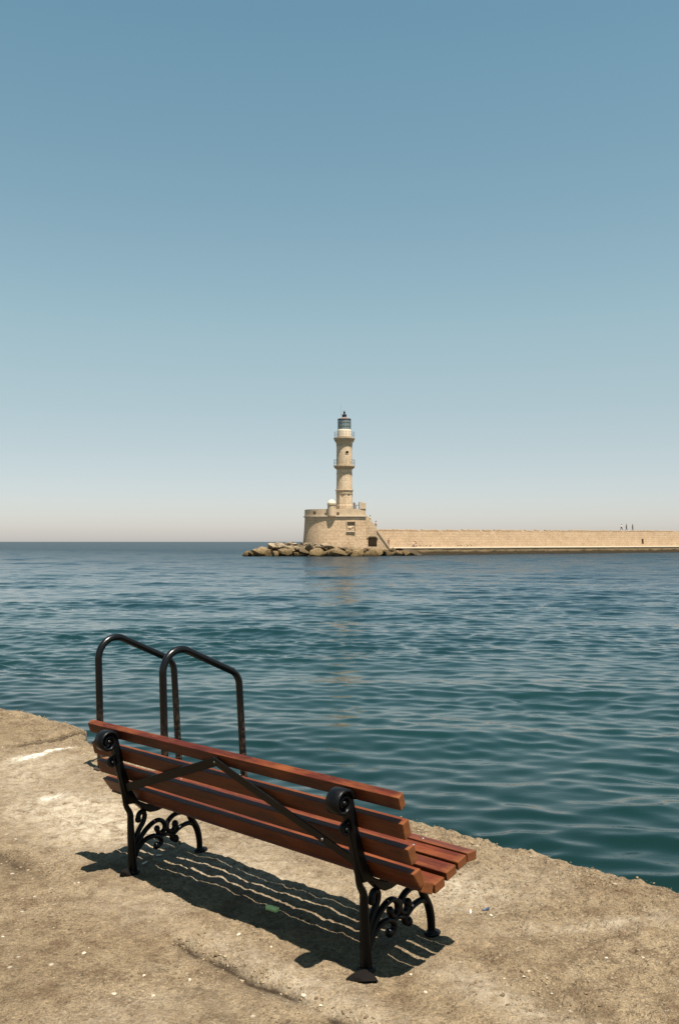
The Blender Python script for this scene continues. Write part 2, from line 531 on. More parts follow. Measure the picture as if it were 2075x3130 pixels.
M['glass'] = gl.out((0.27, 0.33, 0.31), 0.12, None, 0.5)
M['lens'] = mat_plain('lens_glass', (0.30, 0.34, 0.32), 0.1)

# ------------------------------------------------------------------ the quay
TH = R(-41.765)
AX = np.array([math.cos(TH), math.sin(TH)])          # along the quay edge (to the right, towards the camera)
BX = np.array([-math.sin(TH), math.cos(TH)])         # out to sea
BENCH_XY = (-1.0568, 4.5550)
BENCH_L = 1.559
bench_a = float(np.dot(BENCH_XY, AX)); bench_b = float(np.dot(BENCH_XY, BX))

def edge_b(a):
    e = 4.36 + 0.05 * perlin(a * 0.9, a * 0 + 3.3, 5) + 0.035 * perlin(a * 3.1, a * 0 + 7.7, 6) + 0.014 * perlin(a * 11.0, a * 0 + 1.7, 8)
    e = e + 0.09 * sstep(-6.75, -7.0, a)
    e = e - 0.10 * np.exp(-((a + 6.55) / 0.22) ** 2)
    return e
def step_b(a):
    return 2.40 + 0.05 * perlin(a * 1.3, a * 0 + 9.1, 12) + 0.03 * perlin(a * 6.0, a * 0 + 2.2, 13)
def quay_h(a, b):
    rough = sstep(-0.15, 0.25, b - step_b(a))           # crumbling pour beside the sea, smoother slab behind it
    edge = np.exp(-np.maximum(edge_b(a) - b, 0) / 0.35)
    h = 0.030 * perlin(a * 0.55, b * 0.55, 1) + 0.016 * perlin(a * 1.7, b * 1.7, 2)
    r1 = fbm(a * 5.0, b * 5.0, 5, 20, 0.55)
    r2 = fbm(a * 16.0, b * 16.0, 4, 30, 0.6)
    h = h + (0.005 + 0.013 * rough) * r1 + (0.0028 + 0.0055 * rough + 0.010 * edge) * r2
    pit = perlin(a * 9.0, b * 9.0, 41) + 0.5 * perlin(a * 23.0, b * 23.0, 42)
    h = h - (0.006 + 0.012 * rough) * sstep(0.38, 0.75, pit)
    st = sstep(-0.06, 0.04, b - step_b(a) + 0.02 * perlin(a * 6, b * 6, 43))
    fade = 0.35 + 0.65 * sstep(-0.2, 0.25, perlin(a * 0.8, a * 0 + 4.4, 44))
    h = h + 0.016 * fade * (st - 1.0)
    zone = np.maximum(sstep(0.0, 0.35, perlin(a * 1.9, a * 0 + 8.8, 45)), np.maximum(sstep(-3.25, -3.0, a) * sstep(-1.85, -2.15, a), 0.6 * sstep(-4.1, -4.3, a)))
    wdt = 0.020 + 0.014 * sstep(-0.2, 0.4, perlin(a * 7.0, b * 3.0, 49))
    crack = np.exp(-((b - step_b(a) + 0.03 + 0.02 * perlin(a * 7.0, a * 0 + 1.3, 50)) / wdt) ** 2)
    h = h - 0.012 * crack * zone * sstep(-0.35, 0.1, perlin(a * 4.5, a * 0 + 3.8, 51))
    crumble = np.exp(-((b - step_b(a) - 0.07) / 0.09) ** 2) * zone
    h = h + 0.018 * crumble * (0.35 + fbm(a * 8.0, b * 8.0, 2, 52))
    # raised pour at the far end, with its ragged joint
    ja = -6.93 + 0.05 * perlin(b * 4.0, b * 0 + 6.1, 46) + 0.03 * perlin(b * 13.0, b * 0 + 2.0, 47)
    h = h + 0.035 * sstep(0.025, -0.025, a - ja) * sstep(3.2, 3.7, b)
    h = h - 0.03 * np.exp(-((a - ja) / 0.02) ** 2) * sstep(3.5, 3.9, b)
    # broken-out hollow by the bottom of the walk
    h = h - 0.028 * np.exp(-(((a + 1.60) / 0.20) ** 2 + ((b - 2.99) / 0.10) ** 2)) * (0.6 + 0.8 * sstep(-0.2, 0.3, perlin(a * 12, b * 12, 48)))
    # level spots where the bench stands
    for s in (0.0, BENCH_L):
        for u in (0.0, 0.43):
            k = np.exp(-(((a - bench_a - s) / 0.07) ** 2 + ((b - bench_b - u) / 0.07) ** 2))
            h = h * (1 - k)
    return h

def nonuni(lo, flo, fhi, hi, d):
    mid = list(np.arange(flo, fhi, d))
    x, st, L = flo, d, []
    while x > lo:
        st *= 1.35; x -= st; L.append(max(x, lo))
    x, st, Rr = mid[-1], d, []
    while x < hi:
        st *= 1.35; x += st; Rr.append(min(x, hi))
    return np.array(L[::-1] + mid + Rr)
ga = nonuni(-60, -9.6, -0.3, 60, 0.0115)
gb = nonuni(-40, 1.2, 4.0, 4.0, 0.0115)
gb = gb[gb < 4.0]
na = len(ga)
eb = edge_b(ga)
nw = 34
top_t = np.linspace(0, 1, 40)
rows_a, rows_b, rows_z = [], [], []
for bb in gb:
    rows_a.append(ga); rows_b.append(np.full(na, bb)); rows_z.append(quay_h(ga, np.full(na, bb)))
for t_ in top_t:
    b_ = 4.0 + (eb - 0.012 - 4.0) * t_
    rows_a.append(ga); rows_b.append(b_); rows_z.append(quay_h(ga, b_) - 0.03 * sstep(0.06, 0.0, eb - b_))
zt = rows_z[-1]
for k in range(1, nw):
    t_ = (k / (nw - 1)) ** 1.4
    z_ = zt - 0.010 - t_ * 1.9
    off = 0.012 * min(1, k / 3) + 0.05 * perlin(ga * 3.0, z_ * 3.0, 61) * min(1, t_ * 6) + 0.02 * perlin(ga * 12.0, z_ * 12.0, 62)
    rows_a.append(ga); rows_b.append(eb - 0.012 + off); rows_z.append(z_)
A_, B_, Z_ = np.array(rows_a), np.array(rows_b), np.array(rows_z)
P = np.stack([A_ * AX[0] + B_ * BX[0], A_ * AX[1] + B_ * BX[1], Z_ + QUAY_Z], -1)
quay = grid_mesh('quay', P, M['quay'])
tag(quay, 'worn sandy concrete quay with a ragged edge above the sea', 'quay', kind='structure')
def add_attr(o, name, arr):
    at = o.data.attributes.new(name, 'FLOAT', 'POINT')
    at.data.foreach_set('value', arr.reshape(-1).astype(np.float32))
def blob(a0, b0, ra, rb, rot=0.0):
    ca, sa = math.cos(rot), math.sin(rot)
    da, db = A_ - a0, B_ - b0
    return np.exp(-(((da * ca + db * sa) / ra) ** 2 + ((-da * sa + db * ca) / rb) ** 2))
wob = 0.35 * perlin(A_ * 3, B_ * 3, 70)
pale = 1.1 * blob(-4.75, 3.05, 0.60, 0.36) + 0.5 * blob(-3.6, 3.1, 0.9, 0.25) + 0.8 * blob(-2.55, 3.55, 0.32, 0.22) + 0.75 * blob(-1.75, 2.88, 0.30, 0.10) + 0.5 * blob(-1.75, 3.75, 0.5, 0.06, 0.9) + 0.4 * blob(-6.0, 3.5, 0.8, 0.5) + 0.5 * blob(-4.0, 3.85, 0.7, 0.35) + 0.55 * blob(-2.45, 2.45, 0.7, 0.10)
pale = pale + 0.35 * np.exp(-np.maximum(edge_b(A_) - B_, 0) / 0.04) + 0.25 * sstep(0.05, 0.4, perlin(A_ * 1.1, B_ * 1.1, 72))
add_attr(quay, 'pale', np.clip(pale * (1 + wob), 0, 1))
white = 1.0 * blob(-6.53, 3.64, 0.055, 0.15, 0.1) + 0.8 * blob(-6.58, 3.90, 0.04, 0.14, 0.1) + 0.8 * blob(-5.35, 3.12, 0.06, 0.07)
add_attr(quay, 'white', np.clip(white * 1.3, 0, 1))
coarse = 0.25 + 0.75 * np.exp(-np.maximum(edge_b(A_) - B_, 0) / 0.55) * sstep(-6.8, -3.5, A_) + 0.5 * blob(-2.4, 3.6, 0.5, 0.3)
add_attr(quay, 'coarse', np.clip(coarse, 0, 1))
sb = step_b(A_)
grime = 0.75 * np.exp(-((B_ - sb + 0.05) / 0.05) ** 2) * np.maximum(sstep(-0.1, 0.3, perlin(A_ * 1.2, A_ * 0 + 5.5, 73)), 0.8 * sstep(-4.0, -4.3, A_)) + 0.35 * sstep(0.15, 0.5, perlin(A_ * 0.9, B_ * 0.9, 74)) + 0.4 * blob(-3.3, 1.75, 0.5, 0.25) + 0.5 * blob(-1.60, 2.99, 0.20, 0.09)
grime = grime + 1.0 * sstep(-0.35, -0.75, Z_)
add_attr(quay, 'grime', np.clip(grime, 0, 1))
def crack_line(c, w):
    z = np.maximum(sstep(-3.35, -3.05, A_) * sstep(-1.8, -2.1, A_), 0.5 * sstep(-4.1, -4.3, A_))
    m = sstep(-0.25, 0.05, perlin(A_ * 4.5, A_ * 0 + 3.8, 51))
    return np.exp(-((B_ - sb + c + 0.02 * perlin(A_ * 7.0, A_ * 0 + 1.3, 50) + 0.008 * perlin(A_ * 31.0, B_ * 31.0, 53)) / w) ** 2) * z * m
jl = -6.93 + 0.05 * perlin(B_ * 4.0, B_ * 0 + 6.1, 46) + 0.03 * perlin(B_ * 13.0, B_ * 0 + 2.0, 47)
cr = 0.95 * crack_line(0.03, 0.012) + 0.35 * crack_line(0.05, 0.035) + 0.8 * np.exp(-((A_ - jl) / 0.014) ** 2) * sstep(3.6, 3.8, B_)
add_attr(quay, 'crack', np.clip(cr, 0, 1))
def ground_z(x, y):
    a = np.array([x * AX[0] + y * AX[1]]); b = np.array([x * BX[0] + y * BX[1]])
    return QUAY_Z + float(quay_h(a, b)[0])

# ------------------------------------------------------------------ the sea
waves = []
for k in range(90):
    lam = math.exp(rng.uniform(math.log(0.26), math.log(0.95)))
    waves.append((lam, R(-98) + rng.gauss(0, R(27)), 0.0240 * lam / (2 * math.pi), rng.uniform(0, 6.283)))
for k in range(36):
    lam = math.exp(rng.uniform(math.log(1.15), math.log(6.0)))
    waves.append((lam, R(-104) + rng.gauss(0, R(24)), 0.016 * lam / (2 * math.pi), rng.uniform(0, 6.283)))
rr = list(np.exp(np.linspace(math.log(4.2), math.log(330), 1250)))
x = rr[-1]; s_ = rr[-1] - rr[-2]
while x < 60000:
    s_ *= 1.25; x += s_; rr.append(x)
rr = np.array(rr)
an = nonuni(R(-88), R(-34), R(34), R(88), R(0.125))
RR, AN = np.meshgrid(rr, an, indexing='ij')
WX, WY = RR * np.sin(AN), RR * np.cos(AN)
WZ = np.zeros_like(WX); DX = np.zeros_like(WX); DY = np.zeros_like(WX)
sp = np.maximum(np.gradient(rr)[:, None] * np.ones_like(AN), RR * R(0.125))
gust = 0.52 + 0.66 * sstep(-0.4, 0.4, fbm(WX * 0.06, WY * 0.10, 3, 90))
nr = 1258
for lam, ang, amp, ph in waves:
    k = 2 * math.pi / lam
    dx, dy = math.cos(ang), math.sin(ang)
    w = sstep(2.2, 4.5, lam / sp[:nr])
    p = k * (WX[:nr] * dx + WY[:nr] * dy) + ph
    WZ[:nr] += amp * w * np.sin(p)
    DX[:nr] += -0.8 * amp * w * dx * np.cos(p) * -1
    DY[:nr] += -0.8 * amp * w * dy * np.cos(p) * -1
WZ *= gust
P = np.stack([WX + DX * gust, WY + DY * gust, WZ], -1)
sea = grid_mesh('sea', P, M['water'])
tag(sea, 'rippled harbour water, green by the quay and blue further out', 'sea', kind='structure')

# ------------------------------------------------------------------ lighthouse islet
TY = 167.0
TX = (1052.3 - CEN_X) / F_PX * TY
def zc(yc):           # crop row on the tower -> height
    return CAM_Z + (HOR_Y - (1220 + 0.19133 * yc)) / F_PX * TY
MC = 0.19133 / F_PX * TY      # metres per crop pixel
lh = empty('lighthouse', (0, 0, 0))
tag(lh, 'tall pale stone lighthouse with two galleries and a glazed lantern', 'lighthouse')
lh.location = (TX, TY, zc(1745))
def lz(yc): return zc(yc) - zc(1745)
# lower octagonal shaft
bm = bmesh.new()
lathe(bm, [(138 * MC, lz(1775)), (138 * MC, lz(1700)), (134 * MC, lz(1690)), (133 * MC, lz(1520))], 8, rot=R(12))
bm_obj('octagonal_shaft', bm, M['tower'], lh)
bm = bmesh.new()
lathe(bm, [(134 * MC, lz(1522)), (137 * MC, lz(1515)), (137 * MC, lz(1500)), (133 * MC, lz(1498)), (133 * MC, lz(1485)), (143 * MC, lz(1465)), (146 * MC, lz(1460)), (146 * MC, lz(1450)), (130 * MC, lz(1446))], 16, rot=R(11.25))
bm_obj('cornice', bm, M['ledge'], lh)
# middle sixteen-sided shaft
bm = bmesh.new()
lathe(bm, [(128 * MC, lz(1447)), (125 * MC, lz(1125))], 16, rot=R(11.25))
bm_obj('middle_shaft', bm, M['tower'], lh)
bm = bmesh.new()
lathe(bm, [(126 * MC, lz(1205)), (130 * MC, lz(1200)), (130 * MC, lz(1190)), (126 * MC, lz(1186))], 16, rot=R(11.25), cap=False)
bm_obj('string_course', bm, M['ledge'], lh)
def gallery(y_top, y_bot, r_top, r_bot, name='gallery'):
    g = bmesh.new()
    rt, rb_ = r_top * MC, r_bot * MC
    prof = [(rb_, lz(y_bot)), (rb_ * 1.03, lz(y_bot - 8))]
    for i in range(5):
        t = (i + 1) / 5
        prof.append((rb_ + (rt - rb_) * (t ** 1.3) * 0.93, lz(y_bot - 8 + (y_top + 16 - y_bot + 8) * t)))
    prof += [(rt, lz(y_top + 14)), (rt, lz(y_top)), (rb_, lz(y_top - 1))]
    lathe(g, prof, 40)
    return bm_obj(name, g, M['ledge'], lh)
def corbels(gal, y_top, y_bot, r_top, r_bot, n):
    for k in range(n):
        a = 2 * math.pi * k / n
        c = bmesh.new()
        r0, r1 = r_bot * MC * 0.97, r_top * MC * 0.97
        prism(c, [(r0, lz(y_bot)), (r0 + 0.10, lz(y_bot)), (r1, lz(y_top + 26)), (r1, lz(y_top + 13)), (r0, lz(y_top + 13))], -0.09, 0.09, 'Y')
        bmesh.ops.rotate(c, verts=c.verts[:], cent=(0, 0, 0), matrix=Matrix.Rotation(a, 3, 'Z'))
        bm_obj('corbel', c, M['ledge'], gal)
def railing(y_base, y_top, r, n, name='gallery_railing'):
    g = bmesh.new()
    z0, z1 = lz(y_base), lz(y_top)
    rr_ = r * MC
    for zz in (z1, z0 + (z1 - z0) * 0.5):
        tube(g, [(rr_ * math.cos(a), rr_ * math.sin(a), zz) for a in np.linspace(0, 2 * math.pi, 41)], 0.022, 5)
    rail = bm_obj(name, g, M['railmetal'], lh)
    for k in range(n):
        a = 2 * math.pi * k / n
        q = bmesh.new()
        tube(q, [(rr_ * math.cos(a), rr_ * math.sin(a), z0), (rr_ * math.cos(a), rr_ * math.sin(a), z1 + 0.03)], 0.025, 5)
        bm_obj('baluster', q, M['railmetal'], rail)
g1 = gallery(1065, 1122, 170, 127)
corbels(g1, 1065, 1122, 170, 127, 28)
railing(1065, 972, 165, 18)
# round upper shaft with its porthole
bm = bmesh.new()
lathe(bm, [(126 * MC, lz(1066)), (124 * MC, lz(735))], 48)
up = bm_obj('round_shaft', bm, M['tower'], lh, False)
wx, wz_ = 43 * MC, lz(862)
wa = math.asin(43 / 125.0)
cb = bmesh.new()
bmesh.ops.create_cone(cb, segments=20, radius1=23 * MC, radius2=23 * MC, depth=2.4, cap_ends=True,
                      matrix=Matrix.Translation((math.sin(wa) * 1.55, -math.cos(wa) * 1.55, wz_)) @ Matrix.Rotation(wa, 4, 'Z') @ Matrix.Rotation(R(90), 4, 'X'))
cu = bm_obj('cutter', cb); cu.location = lh.location
bpy.context.view_layer.update()
cut(up, [cu])
up.data.polygons.foreach_set('use_smooth', [False] * len(up.data.polygons))
bm = bmesh.new()
rg = []
for k in range(25):
    a = 2 * math.pi * k / 24
    rg.append(Vector((27 * MC * math.cos(a), 0, 27 * MC * math.sin(a))))
tube(bm, rg, 0.05, 8)
ring = bm_obj('porthole_frame', bm, M['ledge'], lh, True)
ring.location = (math.sin(wa) * 125.5 * MC, -math.cos(wa) * 125.5 * MC, wz_)
ring.rotation_euler = (0, 0, wa)
bm = bmesh.new()
lathe(bm, [(125 * MC, lz(752)), (129 * MC, lz(748)), (129 * MC, lz(738)), (125 * MC, lz(735))], 40, cap=False)
bm_obj('string_course', bm, M['ledge'], lh)
g2 = gallery(622, 738, 170, 125)
corbels(g2, 622, 690, 170, 138, 30)
railing(622, 530, 158, 18)
# lantern: white drum, glazing, roof, vent
bm = bmesh.new()
lathe(bm, [(114 * MC, lz(624)), (112 * MC, lz(600)), (107 * MC, lz(505)), (104 * MC, lz(490))], 40)
bm_obj('lantern_drum', bm, M['dome'], lh, True)
bm = bmesh.new()
lathe(bm, [(100 * MC, lz(490)), (100 * MC, lz(325))], 32, cap=False)
bm_obj('lantern_glass', bm, M['glass'], lh, True)
bm = bmesh.new()
lathe(bm, [(10 * MC, lz(490)), (52 * MC, lz(470)), (60 * MC, lz(410)), (52 * MC, lz(350)), (10 * MC, lz(326))], 20)
bm_obj('lens', bm, M['lens'], lh, True)
for k in range(16):
    a = 2 * math.pi * k / 16
    q = bmesh.new(); r_ = 102 * MC
    tube(q, [(r_ * math.cos(a), r_ * math.sin(a), lz(491)), (r_ * math.cos(a), r_ * math.sin(a), lz(324))], 0.036, 5)
    bm_obj('glazing_bar', q, M['barmetal'], lh)
for yy in (380, 436):
    q = bmesh.new(); r_ = 102.5 * MC
    tube(q, [(r_ * math.cos(a), r_ * math.sin(a), lz(yy)) for a in np.linspace(0, 2 * math.pi, 33)], 0.022, 5)
    bm_obj('glazing_ring', q, M['barmetal'], lh)
bm = bmesh.new()
lathe(bm, [(100 * MC, lz(332)), (106 * MC, lz(330)), (106 * MC, lz(318)), (98 * MC, lz(317))], 36)
roof = bm_obj('lantern_roof', bm, M['darkred'], lh)
bm = bmesh.new()
lathe(bm, [(98 * MC, lz(318)), (60 * MC, lz(306)), (30 * MC, lz(298))], 36)
bm_obj('roof_cone', bm, M['roofpaint'], roof)
bm = bmesh.new()
lathe(bm, [(36 * MC, lz(302)), (37 * MC, lz(290)), (34 * MC, lz(280)), (34 * MC, lz(262)), (40 * MC, lz(256)), (38 * MC, lz(247)), (14 * MC, lz(240))], 24)
bm_obj('roof_vent', bm, M['black'], roof)
bm = bmesh.new()
lathe(bm, [(12 * MC, lz(242)), (14 * MC, lz(232)), (15 * MC, lz(212)), (20 * MC, lz(205)), (16 * MC, lz(198)), (4 * MC, lz(194)), (7 * MC, lz(187)), (3 * MC, lz(180))], 16)
bm_obj('finial', bm, M['black'], roof)
bm = bmesh.new()
tube(bm, [(-54 * MC, 0.2, lz(322)), (-54 * MC, 0.2, lz(80))], [0.022, 0.014], 5)
bm_obj('aerial', bm, M['railmetal'], roof)

# bastion ------------------------------------------------------------
BY = 161.0
def bx_(xc): return (880 + 0.2551 * xc - CEN_X) / F_PX * BY
def bz(yc): return CAM_Z + (HOR_Y - (1480 + 0.2551 * yc)) / F_PX * BY
cxb, cyb, rb = bx_(188) + 5.5, BY + 5.6, 5.5
xr = bx_(932)
def plan(off, n=30):
    pts = []
    for k in range(n + 1):
        a = R(90) + R(180) * k / n
        pts.append((cxb + (rb + off) * math.cos(a), cyb + (rb + off) * math.sin(a)))
    # front face runs on a little askew to the right end, then back
    pts.append(((cxb + xr) / 2, BY + 0.05 - off))
    pts.append((xr + off * 0.3, BY + 0.25 - off))
    pts.append((xr + off * 0.3, cyb + rb + off))
    return pts
ztop_b = bz(388)
zbot = 0.6
bm = bmesh.new()
levels = [(zbot, 0.42), (2.0, 0.33), (3.6, 0.22), (5.2, 0.10), (ztop_b, 0.0)]
rings = [[bm.verts.new((p[0], p[1], z)) for p in plan(off)] for z, off in levels]
n = len(rings[0])
for i in range(len(rings) - 1):
    for k in range(n):
        bm.faces.new((rings[i][k], rings[i][(k + 1) % n], rings[i + 1][(k + 1) % n], rings[i + 1][k]))
bm.faces.new(rings[0][::-1]); bm.faces.new(rings[-1])
bast = empty('bastion', (0, 0, 0))
tag(bast, 'round-fronted stone bastion with parapet carrying the lighthouse', 'fortification')
bw = bm_obj('battered_wall', bm, M['bastion'], bast)
def cutter_box(x0, x1, y0, y1, z0, z1):
    b = bmesh.new(); box(b, x0, x1, y0, y1, z0, z1); return bm_obj('cutter', b)
bpy.context.view_layer.update()
cut(bw, [cutter_box(bx_(710), bx_(802), BY - 1.5, BY + 0.55, bz(560), bz(452))])
bm = bmesh.new()
box(bm, bx_(700), bx_(808), BY - 0.34, BY + 0.3, bz(573), bz(562), 0.02)
sill = bm_obj('niche_sill', bm, M['dome'], bast)
for x0, x1 in ((700, 709), (803, 811)):
    bm = bmesh.new(); box(bm, bx_(x0), bx_(x1), BY - 0.14, BY + 0.3, bz(560), bz(444), 0.01)
    bm_obj('niche_jamb', bm, M['ledge'], bast)
bm = bmesh.new(); box(bm, bx_(709.5), bx_(802.5), BY - 0.15, BY + 0.3, bz(451), bz(444), 0.01)
bm_obj('niche_lintel', bm, M['ledge'], bast)
bm = bmesh.new()
box(bm, bx_(712), bx_(800), BY + 0.06, BY + 0.5, bz(559), bz(489), 0.02)
ball(bm, (bx_(745), BY + 0.05, bz(522)), 0.30, 2, (1.2, 0.3, 0.8)); ball(bm, (bx_(770), BY + 0.05, bz(512)), 0.20, 2, (1, 0.35, 1.1))
bm_obj('carved_relief', bm, M['bastion'], bast)
# ledge ring and parapet
def band(o_out, o_in, z0, z1):
    bm = bmesh.new()
    po, pi_ = plan(o_out), plan(o_in)
    n = len(po)
    V = [[bm.verts.new((p[0], p[1], z)) for p in pp] for pp, z in ((po, z0), (po, z1), (pi_, z1), (pi_, z0))]
    for j in range(4):
        for k in range(n):
            bm.faces.new((V[j][k], V[j][(k + 1) % n], V[(j + 1) % 4][(k + 1) % n], V[(j + 1) % 4][k]))
    return bm
bm_obj('cordon', band(0.24, -0.6, ztop_b + 0.003, ztop_b + 0.20), M['dome'], bast)
par = bm_obj('parapet', band(0.03, -0.55, ztop_b + 0.203, bz(296)), M['plaster'], bast)
bpy.context.view_layer.update()
yl = cyb - math.sqrt(rb ** 2 - (bx_(316) - cxb) ** 2)
cut(par, [cutter_box(bx_(300), bx_(332), yl - 2, yl + 0.50, bz(360), bz(322)),
          cutter_box(bx_(440), bx_(464), BY - 2, BY + 0.5, bz(372), bz(342)),
          cutter_box(bx_(584), bx_(612), BY - 2, BY + 0.5, bz(372), bz(336))])
# terrace floor so the openings do not look through
bm = bmesh.new(); prism(bm, plan(-0.6), ztop_b + 0.005, ztop_b + 0.22)
bm_obj('terrace', bm, M['ledge'], bast)
# taller merlon on the right and the old gate posts beside it
bm = bmesh.new()
box(bm, bx_(866), xr + 0.02, BY + 0.10, BY + 1.6, bz(296) + 0.003, bz(222), 0.03)
box(bm, bx_(866), bx_(890), BY + 0.10, BY + 1.2, bz(222) - 0.02, bz(208), 0.03)
bm_obj('merlon', bm, M['plaster'], bast)
for xc, w, yt in ((790, 16, 216), (806, 8, 222), (818, 7, 250), (852, 9, 210)):
    bm = bmesh.new(); box(bm, bx_(xc - w / 2), bx_(xc + w / 2), BY + 0.9, BY + 1.1, bz(300), bz(yt), 0.01)
    bm_obj('gate_post', bm, M['timber'], bast)
bm = bmesh.new(); box(bm, bx_(812), bx_(856), BY + 0.92, BY + 1.08, bz(252), bz(246), 0.01)
bm_obj('gate_rail', bm, M['timber'], bast)
# domed sentry turret on the front
tcx, tr = bx_(524), 50 * 0.2551 / F_PX * BY
bm = bmesh.new()
tcy = BY + 0.15
lathe(bm, [(tr * 0.55, bz(405)), (tr * 0.98, bz(384)), (tr, bz(372)), (tr, bz(250))], 24, (tcx, tcy))
tw = bm_obj('turret', bm, M['plaster'], bast)
bpy.context.view_layer.update()
cut(tw, [cutter_box(bx_(551), bx_(560), tcy - 2, tcy - 0.3, bz(282), bz(270))])
bm = bmesh.new()
lathe(bm, [(tr, bz(251)), (tr * 1.10, bz(248)), (tr * 1.10, bz(240)), (tr, bz(239))], 24, (tcx, tcy))
bm_obj('turret_cornice', bm, M['ledge'], tw)
bm = bmesh.new()
lathe(bm, [(tr * 1.05 * math.cos(a), bz(240) + tr * 1.12 * math.sin(a)) for a in np.linspace(0, R(86), 9)], 24, (tcx, tcy))
bm_obj('dome', bm, M['dome'], tw, True)

# breakwater ----------------------------------------------------------
Q0, Q1 = Vector((5.0, 164.2)), Vector((83.5, 218.7))
ud = (Q1 - Q0).normalized(); nd = Vector((-ud.y, ud.x))      # along / inland
BW_LEN = 175.0
bwr = empty('breakwater', (Q0.x, Q0.y, 0), math.atan2(ud.y, ud.x))
tag(bwr, 'long sandy stone breakwater wall running from the bastion', 'breakwater')
def wob1(t, s, f=0.4): return float(perlin(np.array([t * f]), np.array([3.1 * s]), 80)[0])
WALK_Z = 1.45
# walkway slab along the harbour side
ts = np.arange(-3.0, BW_LEN, 1.1)
prof_rows = []
for t in ts:
    e = 0.10 * wob1(t, 1, 0.9) + 0.05 * wob1(t, 2, 2.3)
    hz_ = 0.03 * wob1(t, 3, 0.6)
    prof_rows.append([(t, 0.0 + e, -1.2), (t, 0.02 + e, 0.2), (t, 0.03 + e * 0.6, 1.1), (t, 0.0 + e * 0.5, WALK_Z - 0.16), (t, -0.06, WALK_Z - 0.15 + hz_), (t, -0.06, WALK_Z + hz_), (t, 3.0, WALK_Z + 0.02), (t, 6.8, WALK_Z + 0.04)])
walk = grid_mesh('walkway', np.array(prof_rows)[:, ::-1], M['quayface'], False)
walk.parent = bwr
prof_rows = []
for t in ts:
    prof_rows.append([(t, -0.075, WALK_Z - 0.15), (t, -0.075, WALK_Z + 0.025), (t, 3.0, WALK_Z + 0.045), (t, 6.5, WALK_Z + 0.05)])
pv = grid_mesh('walkway_paving', np.array(prof_rows)[:, ::-1], M['dome'], False)
pv.parent = bwr
# wall
def wall_top(t): return 4.80 + 0.0045 * t + 0.05 * wob1(t, 5, 0.5) + 0.05 * wob1(t, 6, 2.0)
bm = bmesh.new()
ts2 = np.arange(-1.5, BW_LEN, 0.9)
rows = []
for t in ts2:
    zt_ = wall_top(t)
    rows.append([bm.verts.new(p) for p in ((t, 6.3, WALK_Z - 0.4), (t, 6.3, WALK_Z + 0.05), (t, 6.42 + 0.03 * wob1(t, 9, 1), 3.2), (t, 6.5, zt_), (t, 9.2, zt_ + 0.02), (t, 9.4, 0.0))])
for i in range(len(rows) - 1):
    for j in range(6):
        bm.faces.new((rows[i][j], rows[i + 1][j], rows[i + 1][(j + 1) % 6], rows[i][(j + 1) % 6]))
bm.faces.new(rows[0]); bm.faces.new(rows[-1][::-1])
wall = bm_obj('harbour_wall', bm, M['wall'], bwr)
bpy.context.view_layer.update()
def wall_t(xsrc, off=6.4):
    """where the sight line through photo column xsrc meets the line parallel to the wall"""
    p = Q0 + nd * off
    r = (xsrc - CEN_X) / F_PX
    # p.x + t ud.x = r (p.y + t ud.y)
    return (r * p.y - p.x) / (ud.x - r * ud.y)
tn = wall_t(1250 + 0.526 * 1355)
b_ = bmesh.new(); box(b_, tn - 0.42, tn + 0.42, 5.0, 7.3, 2.0, 3.3); cn = bm_obj('cutter', b_)
cn.location = bwr.location; cn.rotation_euler = bwr.rotation_euler
bpy.context.view_layer.update()
cut(wall, [cn])
bm = bmesh.new(); box(bm, tn - 0.40, tn + 0.40, 6.75, 6.9, 2.02, 3.28, 0.02)
bm_obj('niche_door', bm, M['timber'], bwr)
# worn coping stones along the top of the wall
k = 0
t = 0.2
while t < 110:
    L_ = 0.75 + 0.5 * rng.random()
    if rng.random() < 0.8:
        bm = bmesh.new(); hh = 0.10 + 0.12 * rng.random()
        box(bm, t, t + L_ - 0.05, 6.46, 7.1, wall_top(t) - 0.1, wall_top(t) + hh, 0.04)
        bm_obj('coping_stone', bm, M['wall'], bwr)
    t += L_

# staircase -----------------------------------------------------------
SY = BY + 0.35
stair = empty('stone_staircase', (bx_(1000), SY, WALK_Z))
tag(stair, 'stone stairs beside the bastion with a dark doorway beneath', 'stairs')
so = Vector(stair.location)
def flight(x0, z0, x1, z1, nst, zb, y0, y1, name):
    bm = bmesh.new()
    poly = [(x0 - so.x, zb - so.z)]
    dx, dz = (x1 - x0) / nst, (z1 - z0) / nst
    poly.append((x0 - so.x, z0 - so.z))
    for i in range(nst):
        poly.append((x0 + dx * (i + 1) - so.x, z0 + dz * i - so.z))
        poly.append((x0 + dx * (i + 1) - so.x, z0 + dz * (i + 1) - so.z))
    if poly[-1][1] > zb - so.z + 0.01:
        poly.append((x1 - so.x, zb - so.z))
    prism(bm, poly, y0 - so.y, y1 - so.y, 'Y')
    return bm_obj(name, bm, M['bastion'], stair)
xs0, xs1, xs2 = bx_(934), bx_(1066), bx_(1222)
f1 = flight(xs0, bz(398), xs1, bz(552), 12, 1.0, SY, SY + 4.0, 'upper_flight')
f2 = flight(xs1 + 0.004, bz(560), xs2, WALK_Z + 0.1, 17, 1.0, SY + 0.05, SY + 3.4, 'lower_flight')
bpy.context.view_layer.update()
bd = bmesh.new()
dx0, dx1 = bx_(961), bx_(1065)
pl = [(dx0, bz(748)), (dx1, bz(748)), (dx1, bz(648))]
for k in range(7):
    a = math.pi * k / 6
    pl.append(((dx0 + dx1) / 2 + (dx1 - dx0) / 2 * math.cos(a) * 0.999, bz(648) + 0.22 * math.sin(a)))
pl.append((dx0, bz(648)))
prism(bd, pl[:3] + pl[4:-2] + pl[-1:], SY - 1.0, SY + 2.6, 'Y')
cd = bm_obj('cutter', bd)
cut(f1, [cd])
